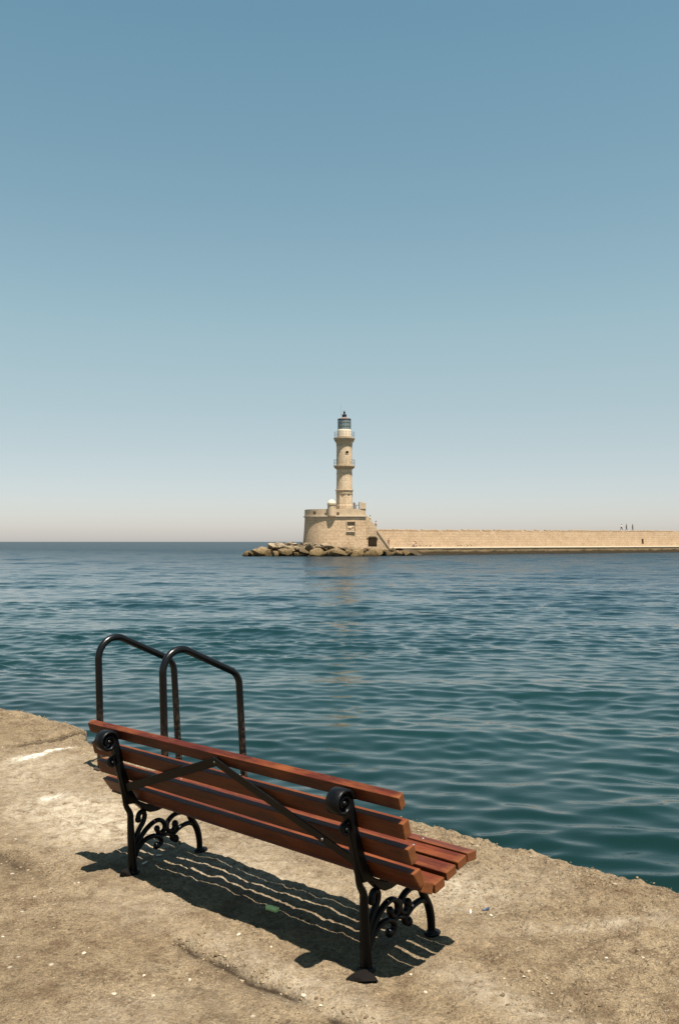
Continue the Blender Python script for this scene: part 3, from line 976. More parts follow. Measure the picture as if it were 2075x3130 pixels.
bm = bmesh.new()
for k in range(9):
    a = math.pi * (k + 0.5) / 9
    xm = (dx0 + dx1) / 2 + ((dx1 - dx0) / 2 + 0.13) * math.cos(a)
    zm = bz(640) + 0.36 * math.sin(a)
    v = bmesh.ops.create_cube(bm, size=1, matrix=Matrix.Translation((xm - so.x, -0.03, zm - so.z)) @ Matrix.Rotation(-(a - math.pi / 2), 4, 'Y') @ Matrix.Diagonal((0.20, 0.16, 0.20, 1)))
bm_obj('door_arch', bm, M['ledge'], stair)
# parapet wall beside the upper steps
bm = bmesh.new()
prism(bm, [(xs0 - so.x, bz(398) - so.z + 0.02), (xs0 - so.x, bz(398) - so.z + 0.55), (xs1 - so.x, bz(552) - so.z + 0.50), (xs1 - so.x, bz(552) - so.z + 0.02)], 0.02, 0.28, 'Y')
bm_obj('stair_parapet', bm, M['plaster'], stair)
bm = bmesh.new()
prism(bm, [(xs1 - so.x + 0.01, bz(560) - so.z + 0.02), (xs1 - so.x + 0.01, bz(560) - so.z + 0.25), (xs2 - so.x, WALK_Z + 0.3 - so.z), (xs2 - so.x, WALK_Z - 0.2 - so.z)], -0.10, 0.16, 'Y')
bm_obj('stair_parapet', bm, M['plaster'], stair)

# rock apron -----------------------------------------------------------
def mound_top(x):
    return float(np.interp(x, [-18, -16.8, -14, -11.5, -9, -7, -3, 0, 3, 8, 14, 17], [-0.8, 0.1, 1.1, 2.0, 2.3, 2.25, 2.0, 1.45, 1.5, 1.45, 1.2, -0.3]))
def mound_front(x):     # waterline of the apron
    return float(np.interp(x, [-18, -16, -10, -4, 3, 9, 14, 17], [160.5, 158.3, 157.0, 156.6, 157.6, 161.0, 165.5, 170]))
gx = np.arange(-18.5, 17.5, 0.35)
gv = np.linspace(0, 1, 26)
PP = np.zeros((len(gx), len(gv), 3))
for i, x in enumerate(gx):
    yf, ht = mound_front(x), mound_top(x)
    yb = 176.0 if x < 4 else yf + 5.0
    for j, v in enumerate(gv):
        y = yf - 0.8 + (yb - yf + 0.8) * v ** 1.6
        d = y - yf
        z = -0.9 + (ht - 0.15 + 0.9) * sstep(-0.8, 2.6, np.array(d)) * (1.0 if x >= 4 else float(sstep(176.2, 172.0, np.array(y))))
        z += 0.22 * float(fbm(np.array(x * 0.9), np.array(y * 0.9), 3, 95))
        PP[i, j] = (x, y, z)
mound = grid_mesh('rock_apron', PP[::-1], mat_plain('apron_gap_shade', (0.06, 0.044, 0.026), 0.95, 0, 0.5, 1.2, 0.1))  # dark brown base: shade in the gaps between boulders painted into the colour
tag(mound, 'low rocky apron of rubble under the bastion', 'rocks', kind='structure')
# boulder shapes, shared between the boulders
bmeshes = []
for k in range(12):
    bm = bmesh.new()
    bmesh.ops.create_icosphere(bm, subdivisions=3, radius=1.0)
    r_ = random.Random(100 + k)
    planes = []
    for _ in range(13):
        d = Vector((r_.gauss(0, 1), r_.gauss(0, 1), r_.gauss(0, 0.8))).normalized()
        planes.append((d, r_.uniform(0.46, 0.80)))
    for v in bm.verts:
        c = v.co.copy()
        for d, h in planes:
            t_ = c.dot(d) - h
            if t_ > 0: c -= d * t_ * 0.98
        nn = float(fbm(np.array(c.x * 1.7 + c.z), np.array(c.y * 1.7 - c.z * 0.7), 3, 200 + k))
        v.co = c * (1.18 + 0.10 * nn)
    me = bpy.data.meshes.new('boulder')
    bmesh.ops.recalc_face_normals(bm, faces=bm.faces[:])
    bm.to_mesh(me); bm.free()
    me.materials.append(M['boulder'])
    bmeshes.append(me)
def boulder(x, y, z, sx, sy, sz, label, group, i):
    o = bpy.data.objects.new('boulder', bmeshes[i % 12])
    C.objects.link(o)
    o.location = (x, y, z)
    o.scale = (sx, sy, sz)
    o.rotation_euler = (rng.uniform(-0.3, 0.3), rng.uniform(-0.3, 0.3), rng.uniform(0, 6.28))
    tag(o, label, 'boulder', group)
    return o
GRP = {'tip': ('ochre boulder on the seaward tip of the rock apron', 'boulders on the apron tip'),
       'water': ('brown boulder at the waterline of the rock apron below the bastion', 'boulders along the waterline'),
       'crest': ('pale rubble stone on top of the rock apron at the bastion foot', 'rubble on the apron crest'),
       'landing': ('low boulder piled against the end of the breakwater walkway', 'boulders by the walkway')}
def grp(x, d):
    k = 'tip' if x < -9.5 else ('landing' if x > 5 else ('water' if d < 1.3 else 'crest'))
    return GRP[k]
# large ones read off the photograph: column, width and height on the waterfront
big = [(756, 26, 0.40), (772, 30, 0.5), (800, 50, 0.6), (842, 34, 0.7), (874, 44, 0.8), (905, 26, 0.35), (926, 36, 1.1), (918, 28, 0.4), (966, 46, 0.65), (1000, 26, 0.5), (1030, 62, 0.6), (1066, 30, 0.4), (1090, 40, 0.5), (1120, 30, 0.35), (1150, 46, 0.45), (1185, 40, 0.5), (1215, 32, 0.45), (1240, 30, 0.4), (1262, 20, 0.3)]
i = 0
for xs, w, hz_ in big:
    x = (xs - CEN_X) / F_PX * 158.0
    y = mound_front(x) + 0.2
    x = (xs - CEN_X) / F_PX * y
    wd = w / F_PX * y * 0.62
    l_, g_ = grp(x, 0.2)
    boulder(x, y, hz_ * 0.70, wd, wd * 0.8, max(0.45, wd * 0.60), l_, g_, i); i += 1
for k in range(30):          # second row, still large, filling the gaps
    x = -15.2 + 27.5 * (k + rng.uniform(-0.4, 0.4)) / 29
    d = rng.uniform(0.9, 2.0) if x < 4 else rng.uniform(0.7, 1.4)
    s = rng.uniform(0.7, 1.25) * (1.0 if x < 4 else 0.75)
    ht = mound_top(x) * float(sstep(-0.9, 2.8, np.array(d)))
    l_, g_ = grp(x, d)
    boulder(x, mound_front(x) + d, max(0.1, ht - 0.05), s * rng.uniform(1.0, 1.5), s, s * rng.uniform(0.45, 0.65), l_, g_, i); i += 1
for k in range(70):          # flatter rubble on the crest and small stones between
    x = rng.uniform(-15.5, 13.5)
    d = rng.uniform(0.3, 4.2) if x < 4 else rng.uniform(0.3, 2.3)
    yf = mound_front(x)
    ht = mound_top(x) * float(sstep(-0.9, 2.8, np.array(d)))
    s = rng.uniform(0.22, 0.60)
    if yf + d > 160.2 and -6 < x < 9: s *= 0.6
    l_, g_ = grp(x, d)
    boulder(x, yf + d, max(0.05, ht - 0.02), s * rng.uniform(1.0, 1.9), s * 1.2, s * rng.uniform(0.35, 0.6), l_, g_, i); i += 1

# stubby posts along the foot of the wall
for xc in (48, 66, 100, 126, 286, 302, 340, 362):
    t = wall_t(1250 + 0.526 * xc, 5.4)
    p = Q0 + nd * 5.4 + ud * t
    bm = bmesh.new()
    lathe(bm, [(0.16, 0), (0.15, 0.38), (0.20, 0.42), (0.20, 0.50), (0.12, 0.56)], 10)
    o = bm_obj('mooring_post', bm, M['ledge'], None, False, (p.x, p.y, WALK_Z + 0.045))
    tag(o, 'short stone mooring post at the foot of the breakwater wall', 'bollard', 'mooring posts by the breakwater')

# people ----------------------------------------------------------------
SKIN = mat_plain('skin', (0.38, 0.22, 0.14), 0.6, 0, 0.05)
HAIR = mat_plain('dark_hair', (0.02, 0.014, 0.01), 0.7)
def cloth(name, c): return mat_plain(name, c, 0.85, 0, 0.1)
def person(loc, rz, label, shirt, trousers, pose='stand', h=1.72, seat=0.0, group=None, sleeve=0.12):
    root = empty('person', loc, rz)
    tag(root, label, 'person', group)
    k = h / 1.72
    J, E_, Rd = {}, [], {}
    def j(n_, p, r_): J[n_] = Vector(p) * k; Rd[n_] = r_ * k
    if pose == 'sit':
        dz = -0.45
        j('pelvis', (0, 0, 0.95 + dz), 0.15); j('belly', (0, 0.0, 1.12 + dz), 0.135); j('chest', (0, -0.02, 1.34 + dz), 0.155); j('neck', (0, -0.04, 1.49 + dz), 0.06); j('head', (0, -0.06, 1.60 + dz), 0.10); j('crown', (0, -0.06, 1.70 + dz), 0.07)
        for s, q in ((-1, 'l'), (1, 'r')):
            j('hip' + q, (0.09 * s, -0.02, 0.92 + dz), 0.10); j('knee' + q, (0.13 * s, -0.43, 0.95 + dz), 0.065); j('ank' + q, (0.12 * s, -0.40, 0.52 + dz), 0.045); j('toe' + q, (0.13 * s, -0.56, 0.48 + dz), 0.04)
            j('sh' + q, (0.19 * s, -0.02, 1.40 + dz), 0.065); j('el' + q, (0.25 * s, -0.10, 1.14 + dz), 0.045); j('wr' + q, (0.16 * s, -0.32, 1.02 + dz), 0.035); j('hand' + q, (0.14 * s, -0.40, 1.01 + dz), 0.035)
    else:
        st = {'walk': 0.20, 'stride': 0.30}.get(pose, 0.05)
        j('pelvis', (0, 0, 0.95), 0.145); j('belly', (0, -0.01, 1.12), 0.13); j('chest', (0, -0.02, 1.32), 0.155); j('neck', (0, -0.03, 1.48), 0.06); j('head', (0, -0.05, 1.59), 0.10); j('crown', (0, -0.05, 1.67), 0.07)
        for s, q in ((-1, 'l'), (1, 'r')):
            f = st * s
            j('hip' + q, (0.09 * s, 0, 0.90), 0.10); j('knee' + q, (0.10 * s, -f * 0.6 - 0.03, 0.49), 0.065); j('ank' + q, (0.10 * s, -f + 0.05, 0.085), 0.045); j('toe' + q, (0.12 * s, -f - 0.12, 0.035), 0.036)
            j('sh' + q, (0.19 * s, -0.01, 1.40), 0.065); j('el' + q, (0.25 * s, 0.04 + f * 0.5, 1.12), 0.045); j('wr' + q, (0.25 * s, -0.06 + f, 0.90), 0.034); j('hand' + q, (0.25 * s, -0.09 + f * 1.1, 0.80), 0.034)
    edges = [('pelvis', 'belly'), ('belly', 'chest'), ('chest', 'neck'), ('neck', 'head'), ('head', 'crown')]
    for q in 'lr':
        edges += [('pelvis', 'hip' + q), ('hip' + q, 'knee' + q), ('knee' + q, 'ank' + q), ('ank' + q, 'toe' + q), ('chest', 'sh' + q), ('sh' + q, 'el' + q), ('el' + q, 'wr' + q), ('wr' + q, 'hand' + q)]
    names = list(J); ix = {n_: i for i, n_ in enumerate(names)}
    me = bpy.data.meshes.new('body'); me.from_pydata([J[n_] for n_ in names], [(ix[a], ix[b]) for a, b in edges], []); me.update()
    o = bpy.data.objects.new('body', me); C.objects.link(o)
    sk = o.modifiers.new('skin', 'SKIN')
    for i, n_ in enumerate(names):
        me.skin_vertices[0].data[i].radius = (Rd[n_], Rd[n_] * (0.75 if n_ in ('belly', 'chest', 'pelvis') else 1))
    me.skin_vertices[0].data[0].use_root = True
    sd = o.modifiers.new('sub', 'SUBSURF'); sd.levels = 1; sd.render_levels = 1
    dg = bpy.context.evaluated_depsgraph_get()
    nm = bpy.data.meshes.new_from_object(o.evaluated_get(dg), depsgraph=dg)
    o.modifiers.clear(); o.data = nm; bpy.data.meshes.remove(me)
    nm.materials.clear()
    for m_ in (SKIN, shirt, trousers): nm.materials.append(m_)
    dz = -0.45 if pose == 'sit' else 0
    for p in nm.polygons:
        c = p.center / k
        near = min(names, key=lambda n_: (J[n_] - p.center).length)
        mi = 0
        if near in ('belly', 'chest', 'shl', 'shr') and c.z < 1.46 + dz: mi = 1
        elif near in ('ell', 'elr') and c.z > 1.12 + dz: mi = 1
        elif near in ('pelvis', 'hipl', 'hipr', 'kneel', 'kneer'): mi = 2
        p.material_index = mi; p.use_smooth = True
    o.parent = root
    hb = bmesh.new()
    hc = J['head'] + Vector((0, 0.025, 0.045)) * k
    ball(hb, hc, 0.118 * k, 2, (0.92, 1.0, 0.95))
    bmesh.ops.delete(hb, geom=[f for f in hb.faces if f.calc_center_median().y < hc.y - 0.05 * k and f.calc_center_median().z < hc.z + 0.02], context='FACES')
    bm_obj('hair', hb, HAIR, root, True)
    return root
WHITE = cloth('white_shirt', (0.72, 0.70, 0.66)); NAVY = cloth('dark_cloth', (0.015, 0.016, 0.02)); BLACKC = cloth('black_cloth', (0.02, 0.018, 0.018))
GREYC = cloth('grey_shorts', (0.12, 0.13, 0.15)); PINK = cloth('pink_shirt', (0.62, 0.34, 0.27)); YEL = cloth('yellow_shirt', (0.65, 0.50, 0.08)); BRN = cloth('brown_cloth', (0.20, 0.10, 0.06)); TAN = cloth('pale_cloth', (0.6, 0.42, 0.32))
def on_wall(xsrc):
    t = wall_t(xsrc, 7.6); p = Q0 + nd * 7.6 + ud * t
    return (p.x, p.y, wall_top(t) + 0.005)
person(on_wall(1250 + 0.526 * 1232), R(60), 'person in a white shirt striding along the breakwater top', WHITE, NAVY, 'stride')
person(on_wall(1250 + 0.526 * 1261), R(75), 'person in dark clothes walking between two others on the breakwater top', NAVY, BLACKC, 'walk')
person(on_wall(1250 + 0.526 * 1297), R(80), 'person all in black walking last of three on the breakwater top', BLACKC, NAVY, 'walk', 1.74)
person((bx_(1057) - 0.02, SY + 1.2, bz(552) + 0.01), R(100), 'person in pink top and grey shorts at the foot of the upper stairs', PINK, GREYC, 'walk')
person((bx_(985), SY + 1.2, bz(448) - 0.53), R(90), 'person in a yellow top climbing the bastion stairs', YEL, BRN, 'walk')
t_ = wall_t(880 + 0.2551 * 1203, 5.9); p = Q0 + nd * 5.9 + ud * t_
person((p.x, p.y, WALK_Z + 0.05), R(20), 'person in brown standing against the wall by the lower stairs', BRN, BRN, 'stand', 1.7)
for xc, lab, sh, tr_ in ((1505, 'person in pale top sitting with knees up on the walkway', TAN, GREYC), (1526, 'bare-legged person in brown sitting on the walkway edge', BRN, TAN)):
    t_ = wall_t(880 + 0.2551 * xc, 4.6); p = Q0 + nd * 4.6 + ud * t_
    bm = bmesh.new(); box(bm, -0.35, 0.35, -0.02, 0.4, 0, 0.34, 0.03)
    st_ = bm_obj('stone_block', bm, M['ledge'], None, False, (p.x, p.y, WALK_Z + 0.045))
    tag(st_, 'low stone block under the ' + ('person in the pale top' if xc == 1505 else 'bare-legged person in brown'), 'stone block')
    person((p.x, p.y + 0.18, WALK_Z - 0.02), R(5), lab, sh, tr_, 'sit')

# ------------------------------------------------------------------ the bench
bench = empty('park_bench', (BENCH_XY[0], BENCH_XY[1], QUAY_Z), TH)
tag(bench, 'varnished wooden slat bench with black cast-iron legs on the quay', 'bench')
OV = 0.246
def slat(name, quad, bevel=0.0045, x0=-OV, x1=BENCH_L + OV):
    bm = bmesh.new()
    cy = sum(p[0] for p in quad) / 4; cz = sum(p[1] for p in quad) / 4
    prism(bm, [(p[0] - cy, p[1] - cz) for p in quad], x0 - BENCH_L / 2, x1 - BENCH_L / 2, 'X')
    bmesh.ops.recalc_face_normals(bm, faces=bm.faces[:])
    bmesh.ops.bevel(bm, geom=bm.edges[:], offset=bevel, segments=2, affect='EDGES', profile=0.7)
    o = bm_obj(name, bm, M['wood'], bench)
    o.location = (BENCH_L / 2, cy, cz)
    return o
backs = [[(-.109, .755), (-.080, .771), (-.064, .721), (-.093, .705)],
         [(-.085, .653), (-.047, .665), (-.028, .602), (-.068, .590)],
         [(-.055, .551), (-.012, .560), (.008, .494), (-.028, .484)],
         [(-.020, .449), (.026, .460), (.054, .404), (.030, .380)]]
seats = [[(.050, .404), (.114, .378), (.101, .338), (.036, .366)],
         [(.117, .372), (.182, .384), (.188, .347), (.124, .334)],
         [(.196, .396), (.261, .411), (.269, .375), (.203, .361)],
         [(.275, .416), (.337, .430), (.343, .395), (.281, .383)],
         [(.341, .435), (.409, .430), (.412, .393), (.347, .397)]]
for q in backs: slat('back_slat', q)
for q in seats: slat('seat_slat', q)
# cast-iron end frames
def end_frame(x):
    fr = empty('end_frame', (x, 0, 0)); fr.parent = bench
    def T(name, pts, r, n_=5, sx=1.25, seg=10, parent=fr):
        bm = bmesh.new()
        tube(bm, catmull([(0, p[0], p[1]) for p in pts], n_), r, seg, True, sx)
        return bm_obj(name, bm, M['iron'], parent, True)
    # rear leg with its knee, running up as the thin outer bar
    pts = [(0, -0.004), (-.003, .05), (-.010, .17), (-.014, .25), (-.017, .31), (-.040, .352), (-.052, .40), (-.066, .47), (-.086, .54), (-.100, .582)]
    P_ = catmull([(0, a, b) for a, b in pts], 5)
    rad = list(np.interp(np.arange(len(P_)), [0, 5, 14, 24, 30, 45], [.024, .021, .017, .0135, .0115, .010]))
    bm = bmesh.new(); tube(bm, P_, rad, 12, True, 1.2); ball(bm, (0, 0, 0.012), 0.03, 2, (1.3, 1.2, 0.55))
    bm_obj('rear_leg', bm, M['iron'], fr, True)
    # front leg
    pts = [(.432, -0.004), (.436, .03), (.430, .085), (.412, .14), (.380, .19), (.360, .235), (.352, .30), (.355, .37)]
    P_ = catmull([(0, a, b) for a, b in pts], 5)
    rad = list(np.interp(np.arange(len(P_)), [0, 4, 15, 35], [.020, .015, .017, .018]))
    bm = bmesh.new(); tube(bm, P_, rad, 12, True, 1.2); ball(bm, (0, .445, 0.008), 0.028, 2, (1.2, 1.5, 0.5))
    bm_obj('front_leg', bm, M['iron'], fr, True)
    # upright and seat bracket: one thick plate behind the slats
    prof = [(-.150, .745), (-.115, .738), (-.098, .700), (-.088, .660), (-.072, .590), (-.058, .540), (-.034, .480), (-.022, .440), (.018, .375), (.040, .362), (.100, .332), (.126, .330), (.200, .357), (.280, .379), (.345, .392), (.408, .388), (.402, .365), (.350, .345), (.270, .318), (.200, .304), (.135, .294), (.095, .296), (.060, .312), (.030, .340), (.005, .362), (-.040, .366), (-.062, .430), (-.078, .490), (-.098, .560), (-.115, .620), (-.132, .690)]
    bm = bmesh.new()
    prism(bm, prof, -0.022, 0.022, 'X')
    bmesh.ops.recalc_face_normals(bm, faces=bm.faces[:])
    es = [e for e in bm.edges if abs(e.verts[0].co.x - e.verts[1].co.x) < 1e-5]
    bmesh.ops.bevel(bm, geom=es, offset=0.005, segments=2, affect='EDGES', profile=0.6)
    bm_obj('upright', bm, M['iron'], fr)
    # rolled scroll at the top: a band wound into a spiral
    def spiral(name, c, r0, r1, turns, a0, width, th):
        bm = bmesh.new(); n_ = int(26 * turns); prev = None
        for i in range(n_ + 1):
            t_ = i / n_
            a = a0 + 2 * math.pi * turns * t_
            r = r0 + (r1 - r0) * t_
            ring = []
            w = width * (1 - 0.25 * t_)
            for xx, rr_ in ((-w, r), (-w * 0.8, r + th / 2), (w * 0.8, r + th / 2), (w, r), (w * 0.8, r - th / 2), (-w * 0.8, r - th / 2)):
                ring.append(bm.verts.new((xx, c[0] + rr_ * math.cos(a), c[1] + rr_ * math.sin(a))))
            if prev:
                for q in range(6):
                    bm.faces.new((prev[q], prev[(q + 1) % 6], ring[(q + 1) % 6], ring[q]))
            else: bm.faces.new(ring[::-1])
            prev = ring
        bm.faces.new(prev)
        return bm_obj(name, bm, M['iron'], fr, True)
    big_s = spiral('scroll', (-.158, .702), .054, .017, 1.6, R(10), .038, .014)
    bm = bmesh.new(); ball(bm, (0, -.157, .703), .017, 2, (2.1, 1, 1)); bm_obj('boss', bm, M['iron'], big_s, True)
    sm_s = spiral('scroll', (-.126, .592), .028, .010, 1.4, R(-20), .014, .010)
    bm = bmesh.new(); ball(bm, (0, -.126, .592), .011, 2, (1.5, 1, 1)); bm_obj('boss', bm, M['iron'], sm_s, True)
    # tracery between the legs
    def curl(pts, r, ballr):
        o = T('tracery', pts, r)
        bm = bmesh.new(); e = pts[-1]; ball(bm, (0, e[0], e[1]), ballr, 2, (1.1, 1, 1.15)); bm_obj('bud', bm, M['iron'], o, True)
    curl([(-.006, .10), (.010, .165), (.036, .215), (.062, .250), (.072, .282), (.064, .302), (.046, .304), (.034, .290), (.031, .270)], .0122, .016)
    curl([(.002, .085), (.020, .135), (.060, .188), (.105, .223), (.150, .238), (.182, .228), (.200, .203), (.196, .178), (.172, .166), (.155, .178), (.150, .194)], .0122, .016)
    curl([(.005, .07), (.030, .120), (.075, .155), (.125, .162), (.160, .150), (.178, .128), (.168, .108), (.146, .106)], .0122, .018)
    curl([(.372, .205), (.340, .232), (.295, .246), (.250, .238), (.218, .212), (.214, .180), (.234, .160), (.258, .165), (.268, .192)], .0122, .018)
    curl([(.428, .095), (.412, .140), (.370, .172), (.320, .172), (.280, .158), (.250, .136), (.250, .116), (.272, .112)], .0122, .019)
    T('tracery', [(.196, .200), (.208, .186), (.216, .200)], .011, 4)
    T('tracery', [(.160, .150), (.205, .152), (.252, .136)], .010, 4)
    # coach bolts through the slats
    for u, z in ((.308, .4235), (.228, .404), (.150, .3785), (.375, .4335)):
        bm = bmesh.new(); ball(bm, (0, 0, 0), 0.008, 2, (1, 1, 0.45))
        o = bm_obj('bolt', bm, M['steel'], fr, True); o.location = (0, u, z)
    return fr
M['steel'] = mat_plain('bolt_steel', (0.22, 0.20, 0.18), 0.45, 0.8)
end_frame(0.0)
fr2 = end_frame(BENCH_L)
# flat iron bracing on the back: from the middle of the top slat down to both ends
def flat_bar(p0, p1, w, th, name, parent):
    p0, p1 = Vector(p0), Vector(p1)
    d = (p1 - p0); L_ = d.length; d.normalize()
    nrm = Vector((0, -0.955, -0.296)); nrm = (nrm - d * nrm.dot(d)).normalized()
    s = d.cross(nrm)
    bm = bmesh.new()
    vs_ = []
    for t_ in (0, L_):
        for a_, b_ in ((-1, -1), (1, -1), (1, 1), (-1, 1)):
            vs_.append(bm.verts.new(p0 + d * t_ + s * (a_ * w / 2) + nrm * (b_ * th / 2)))
    for f in ((0, 1, 2, 3), (7, 6, 5, 4), (0, 4, 5, 1), (1, 5, 6, 2), (2, 6, 7, 3), (3, 7, 4, 0)):
        bm.faces.new([vs_[i] for i in f])
    bmesh.ops.bevel(bm, geom=bm.edges[:], offset=0.0012, segments=1, affect='EDGES')
    return bm_obj(name, bm, M['iron'], parent)
mid = BENCH_L / 2
b1 = flat_bar((mid + 0.015, -.108, .728), (0.02, -.056, .455), 0.042, 0.006, 'brace', bench)
b2 = flat_bar((mid - 0.015, -.115, .728), (BENCH_L - 0.02, -.063, .455), 0.042, 0.006, 'brace', bench)
for br_, p in ((b1, (mid, -.119, .722)), (b2, (mid + 0.62, -.086, .508))):
    bm = bmesh.new(); ball(bm, (0, 0, 0), 0.007, 2, (1, 0.5, 1)); o = bm_obj('screw', bm, M['steel'], br_, True); o.location = p

# mortar lump the near rear leg is set in, and the stone beside the other one
def lump(name, loc, s, mat, label, cat, seed, group=None, rz=0.0):
    o = bpy.data.objects.new(name, LUMPS[seed % len(LUMPS)].copy() if mat else LUMPS[seed % len(LUMPS)])
    o.data.materials.clear() if mat else None
    if mat: o.data.materials.append(mat)
    C.objects.link(o); o.location = loc; o.scale = s; o.rotation_euler = (0, 0, rz)
    tag(o, label, cat, group)
    return o
LUMPS = [m.copy() for m in bmeshes[:6]]
M['darkstone'] = mat_plain('dark_stone', (0.006, 0.0045, 0.0035), 0.85, 0, 0.6, 40, 0.08)
M['chip'] = mat_plain('pale_chip', (0.42, 0.36, 0.27), 0.85, 0, 0.15, 30)
M['grit'] = mat_plain('grit_stone', (0.22, 0.165, 0.10), 0.9, 0, 0.3, 40)
def on_ground(x, y):          # photo pixel -> point on the quay
    Y = (CAM_Z - QUAY_Z) * F_PX / (y - HOR_Y)
    X = (x - CEN_X) / F_PX * Y
    return X, Y, ground_z(X, Y)
X, Y, Z = on_ground(1108, 2990)
lump('anchor_mortar', (X, Y, Z + 0.004), (0.070, 0.048, 0.024), M['darkstone'], 'dark lump of mortar under the bench rear leg with no stone beside it', 'mortar', 1, None, 0.3)
X, Y, Z = on_ground(385, 2680)
lump('foot_stone', (X, Y, Z + 0.010), (0.036, 0.028, 0.024), M['darkstone'], 'brown pebble lying against the bench rear leg', 'stone', 2, None, 0.8)

# ------------------------------------------------------------------ the swimming ladder
lad = empty('swim_ladder', (0, 0, QUAY_Z)); 
LA0, LA1 = -5.75, -4.97
LB0, LB1 = 3.75, 4.47
la_xy = AX * ((LA0 + LA1) / 2) + BX * LB0
lad.location = (la_xy[0], la_xy[1], QUAY_Z); lad.rotation_euler = (0, 0, TH)
tag(lad, 'black tubular swimming ladder with arched handrails at the quay edge', 'ladder')
DB = LB1 - LB0
def arc_pts(a, b, c, r, n_=8):
    """round the corner b of a-b-c with radius r"""
    a, b, c = Vector(a), Vector(b), Vector(c)
    u, v = (a - b).normalized(), (c - b).normalized()
    ang = u.angle(v); d = r / math.tan(ang / 2)
    p0, p1 = b + u * d, b + v * d
    cen = b + (u + v).normalized() * (r / math.sin(ang / 2))
    out = []
    for i in range(n_ + 1):
        q = (p0 - cen).lerp(p1 - cen, i / n_).normalized() * r
        out.append(cen + q)
    return out
for sgn, hz_ in ((-1, 0.03), (1, 0.0)):
    x = sgn * (LA1 - LA0) / 2
    p_land0 = (x, 0.02, -0.03)
    c1 = (x, -0.005, 0.88 + hz_); peak = (x, 0.17, 1.04 + hz_)
    c1b = (x, -0.010, 1.035 + hz_)
    c2 = (x, DB - 0.03, 0.715 + hz_); end = (x, DB + 0.10, -1.15)
    pts = [Vector(p_land0)] + arc_pts(p_land0, c1b, c2, 0.150, 14) + arc_pts(c1b, c2, end, 0.13, 10) + [Vector(end)]
    fine = []
    for i in range(len(pts) - 1):
        m_ = max(1, int((pts[i + 1] - pts[i]).length / 0.08))
        for q in range(m_): fine.append(pts[i].lerp(pts[i + 1], q / m_))
    fine.append(pts[-1])
    bm = bmesh.new(); tube(bm, fine, 0.026, 14)
    hr = bm_obj('handrail', bm, M['ladder'], lad, True)
    bm = bmesh.new(); lathe(bm, [(0.055, -0.02), (0.055, 0.012), (0.03, 0.016)], 16, (x, 0.02))
    bm_obj('base_flange', bm, M['ladder'], hr)
for k in range(5):
    z = -0.12 - 0.24 * k
    bm = bmesh.new()
    y = DB + 0.035 + 0.012 * (k + 1)
    w = (LA1 - LA0) / 2
    tube(bm, [(-w, y, z), (0, y, z), (w, y, z)], 0.018, 10)
    bm_obj('rung', bm, M['ladder'], lad, True)

# ------------------------------------------------------------------ litter and loose stones
M['butt_paper'] = mat_plain('paper_white', (0.72, 0.68, 0.60), 0.8, 0, 0.05)
M['butt_tip'] = mat_plain('filter_tan', (0.50, 0.27, 0.10), 0.8, 0, 0.08)
M['green'] = mat_plain('green_plastic', (0.62, 0.80, 0.30), 0.35, 0, 0.1)
M['bluep'] = mat_plain('blue_plastic', (0.05, 0.07, 0.12), 0.4, 0, 0.1)
def butt(x, y, rz, label):
    X, Y, Z = on_ground(x, y)
    e = empty('cigarette_butt', (X, Y, Z + 0.006), rz)
    tag(e, label, 'cigarette butt')
    bm = bmesh.new(); tube(bm, [(-0.016, 0, 0), (0.004, 0, 0.0005), (0.012, 0, 0.002)], 0.0042, 8); bm_obj('paper', bm, M['butt_paper'], e)
    bm = bmesh.new(); tube(bm, [(0.0122, 0, 0.002), (0.024, 0, 0.003)], 0.0041, 8); bm_obj('filter', bm, M['butt_tip'], e)
butt(1437, 2798, R(80), 'white cigarette butt lying on the open concrete by the pale patch')
butt(443, 2640, R(60), 'cigarette butt in the shade next to the bench rear leg')
butt(487, 2615, R(5), 'cigarette butt in the shade under the bench tracery')
X, Y, Z = on_ground(832, 2796)
bm = bmesh.new(); tube(bm, catmull([(-0.030, 0, 0.010), (-0.01, 0.002, 0.011), (0.012, 0.0, 0.010), (0.032, -0.003, 0.010)], 4), 0.011, 10, True, 1.3)
o = bm_obj('plastic_scrap', bm, M['green'], None, True, (X, Y, Z)); o.rotation_euler = (0, 0, R(-25))
tag(o, 'bright green plastic scrap in the bench shadow', 'plastic scrap')
X, Y, Z = on_ground(1485, 2780)
bm = bmesh.new(); tube(bm, [(-0.022, 0, 0.006), (0, 0.001, 0.007), (0.02, 0.004, 0.006)], 0.005, 8, True, 1.4)
o = bm_obj('plastic_scrap', bm, M['bluep'], None, True, (X, Y, Z)); o.rotation_euler = (0, 0, R(35))
tag(o, 'thin dark blue plastic scrap near the white cigarette butt', 'plastic scrap')
chips = [(228, 2699), (242, 2698), (10, 2863), (272, 2898), (350, 3032), (582, 2983), (730, 2861), (830, 2898), (258, 2915), (1852, 2935), (1500, 2800), (980, 3070), (927, 3040), (440, 2978), (1255, 2980), (470, 3035), (1963, 2932), (1600, 2990), (1300, 3030)]
for i, (x, y) in enumerate(chips):
    X, Y, Z = on_ground(x, y)
    s = rng.uniform(0.004, 0.009)
    lump('stone_chip', (X, Y, Z + s * 0.15), (s * 1.4, s, s * 0.5), M['chip'], 'small pale stone chip lying loose on the sandy concrete', 'stone chip', i, 'pale stone chips on the quay', rng.uniform(0, 6))

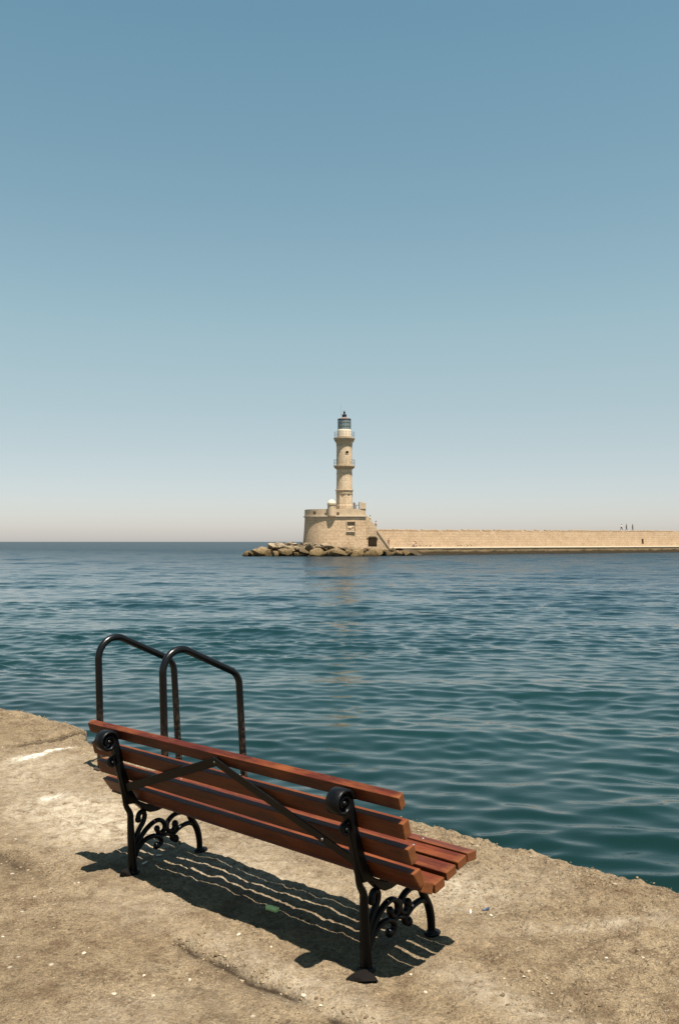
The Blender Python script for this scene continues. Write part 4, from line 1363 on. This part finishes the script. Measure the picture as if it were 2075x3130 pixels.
# crumbled grit: along the joint behind the bench, along the broken edge, thinly everywhere (uncountable, one object)
def grit_mat():
    t = NT('grit')
    c = t.ramp(t.attr('rnd'), [(0.0, (0.10, 0.066, 0.036)), (0.5, (0.19, 0.138, 0.082)), (0.85, (0.235, 0.176, 0.11)), (1.0, (0.32, 0.26, 0.18))])
    return t.out(c, 0.95, None, 0.1)
ico = bmesh.new(); bmesh.ops.create_icosphere(ico, subdivisions=1, radius=1.0)
iv = np.array([v.co[:] for v in ico.verts]); ifc = np.array([[v.index for v in f.verts] for f in ico.faces]); ico.free()
gr = np.random.RandomState(5)
pa, pb, ps = [], [], []
def scatter(n, fa, fb, smin, smax):
    a = fa(n); b = fb(a)
    pa.append(a); pb.append(b); ps.append(smin + (smax - smin) * gr.rand(n) ** 3)
def clump(a): return a + 0.03 * gr.randn(len(a))
scatter(620, lambda n: np.where(gr.rand(n) < 0.7, -3.2 + 1.3 * gr.rand(n), -5.0 + 0.9 * gr.rand(n)), lambda a: step_b(a) - 0.01 + 0.05 * gr.randn(len(a)), 0.002, 0.0085)
scatter(700, lambda n: -8.5 + 7.5 * gr.rand(n), lambda a: edge_b(a) - 0.02 - 0.16 * np.abs(gr.randn(len(a))), 0.002, 0.009)
scatter(260, lambda n: -1.62 + 0.16 * gr.randn(n), lambda a: 2.97 + 0.10 * gr.randn(len(a)), 0.002, 0.0085)
scatter(260, lambda n: -2.45 + 0.25 * gr.randn(n), lambda a: 3.58 + 0.14 * gr.randn(len(a)), 0.002, 0.006)
scatter(900, lambda n: -8.0 + 7.2 * gr.rand(n), lambda a: 1.4 + 2.9 * gr.rand(len(a)), 0.0015, 0.006)
pa, pb, ps = np.concatenate(pa), np.concatenate(pb), np.concatenate(ps)
ok = pb < edge_b(pa) - 0.015
pa, pb, ps = pa[ok], pb[ok], ps[ok]
zz = QUAY_Z + quay_h(pa, pb)
N_ = len(pa)
V = iv[None] * (1 + 0.35 * gr.randn(N_, len(iv), 1) * 0.6)
V = V * ps[:, None, None] * (np.array([1.3, 0.9, 0.6]) * (0.75 + 0.5 * gr.rand(N_, 3)))[:, None, :]
an_ = gr.rand(N_) * 6.283
ca_, sa_ = np.cos(an_)[:, None], np.sin(an_)[:, None]
VX = V[..., 0] * ca_ - V[..., 1] * sa_; VY = V[..., 0] * sa_ + V[..., 1] * ca_
wx_ = pa * AX[0] + pb * BX[0]; wy_ = pa * AX[1] + pb * BX[1]
VV = np.stack([VX + wx_[:, None], VY + wy_[:, None], V[..., 2] + (zz + ps * 0.05)[:, None]], -1).reshape(-1, 3)
FF = (ifc[None] + (np.arange(N_) * len(iv))[:, None, None]).reshape(-1, 3)
me = bpy.data.meshes.new('grit')
me.vertices.add(len(VV)); me.vertices.foreach_set('co', VV.reshape(-1).astype(np.float32))
me.loops.add(FF.size); me.loops.foreach_set('vertex_index', FF.reshape(-1).astype(np.int32))
me.polygons.add(len(FF)); me.polygons.foreach_set('loop_start', (np.arange(len(FF)) * 3).astype(np.int32)); me.polygons.foreach_set('loop_total', np.full(len(FF), 3, np.int32))
me.update(calc_edges=True)
at = me.attributes.new('rnd', 'FLOAT', 'POINT'); at.data.foreach_set('value', np.repeat(gr.rand(N_), len(iv)).astype(np.float32))
me.materials.append(grit_mat())
go = bpy.data.objects.new('grit', me); C.objects.link(go)
tag(go, 'loose sandy grit and crumbs strewn over the concrete', 'grit', kind='stuff')
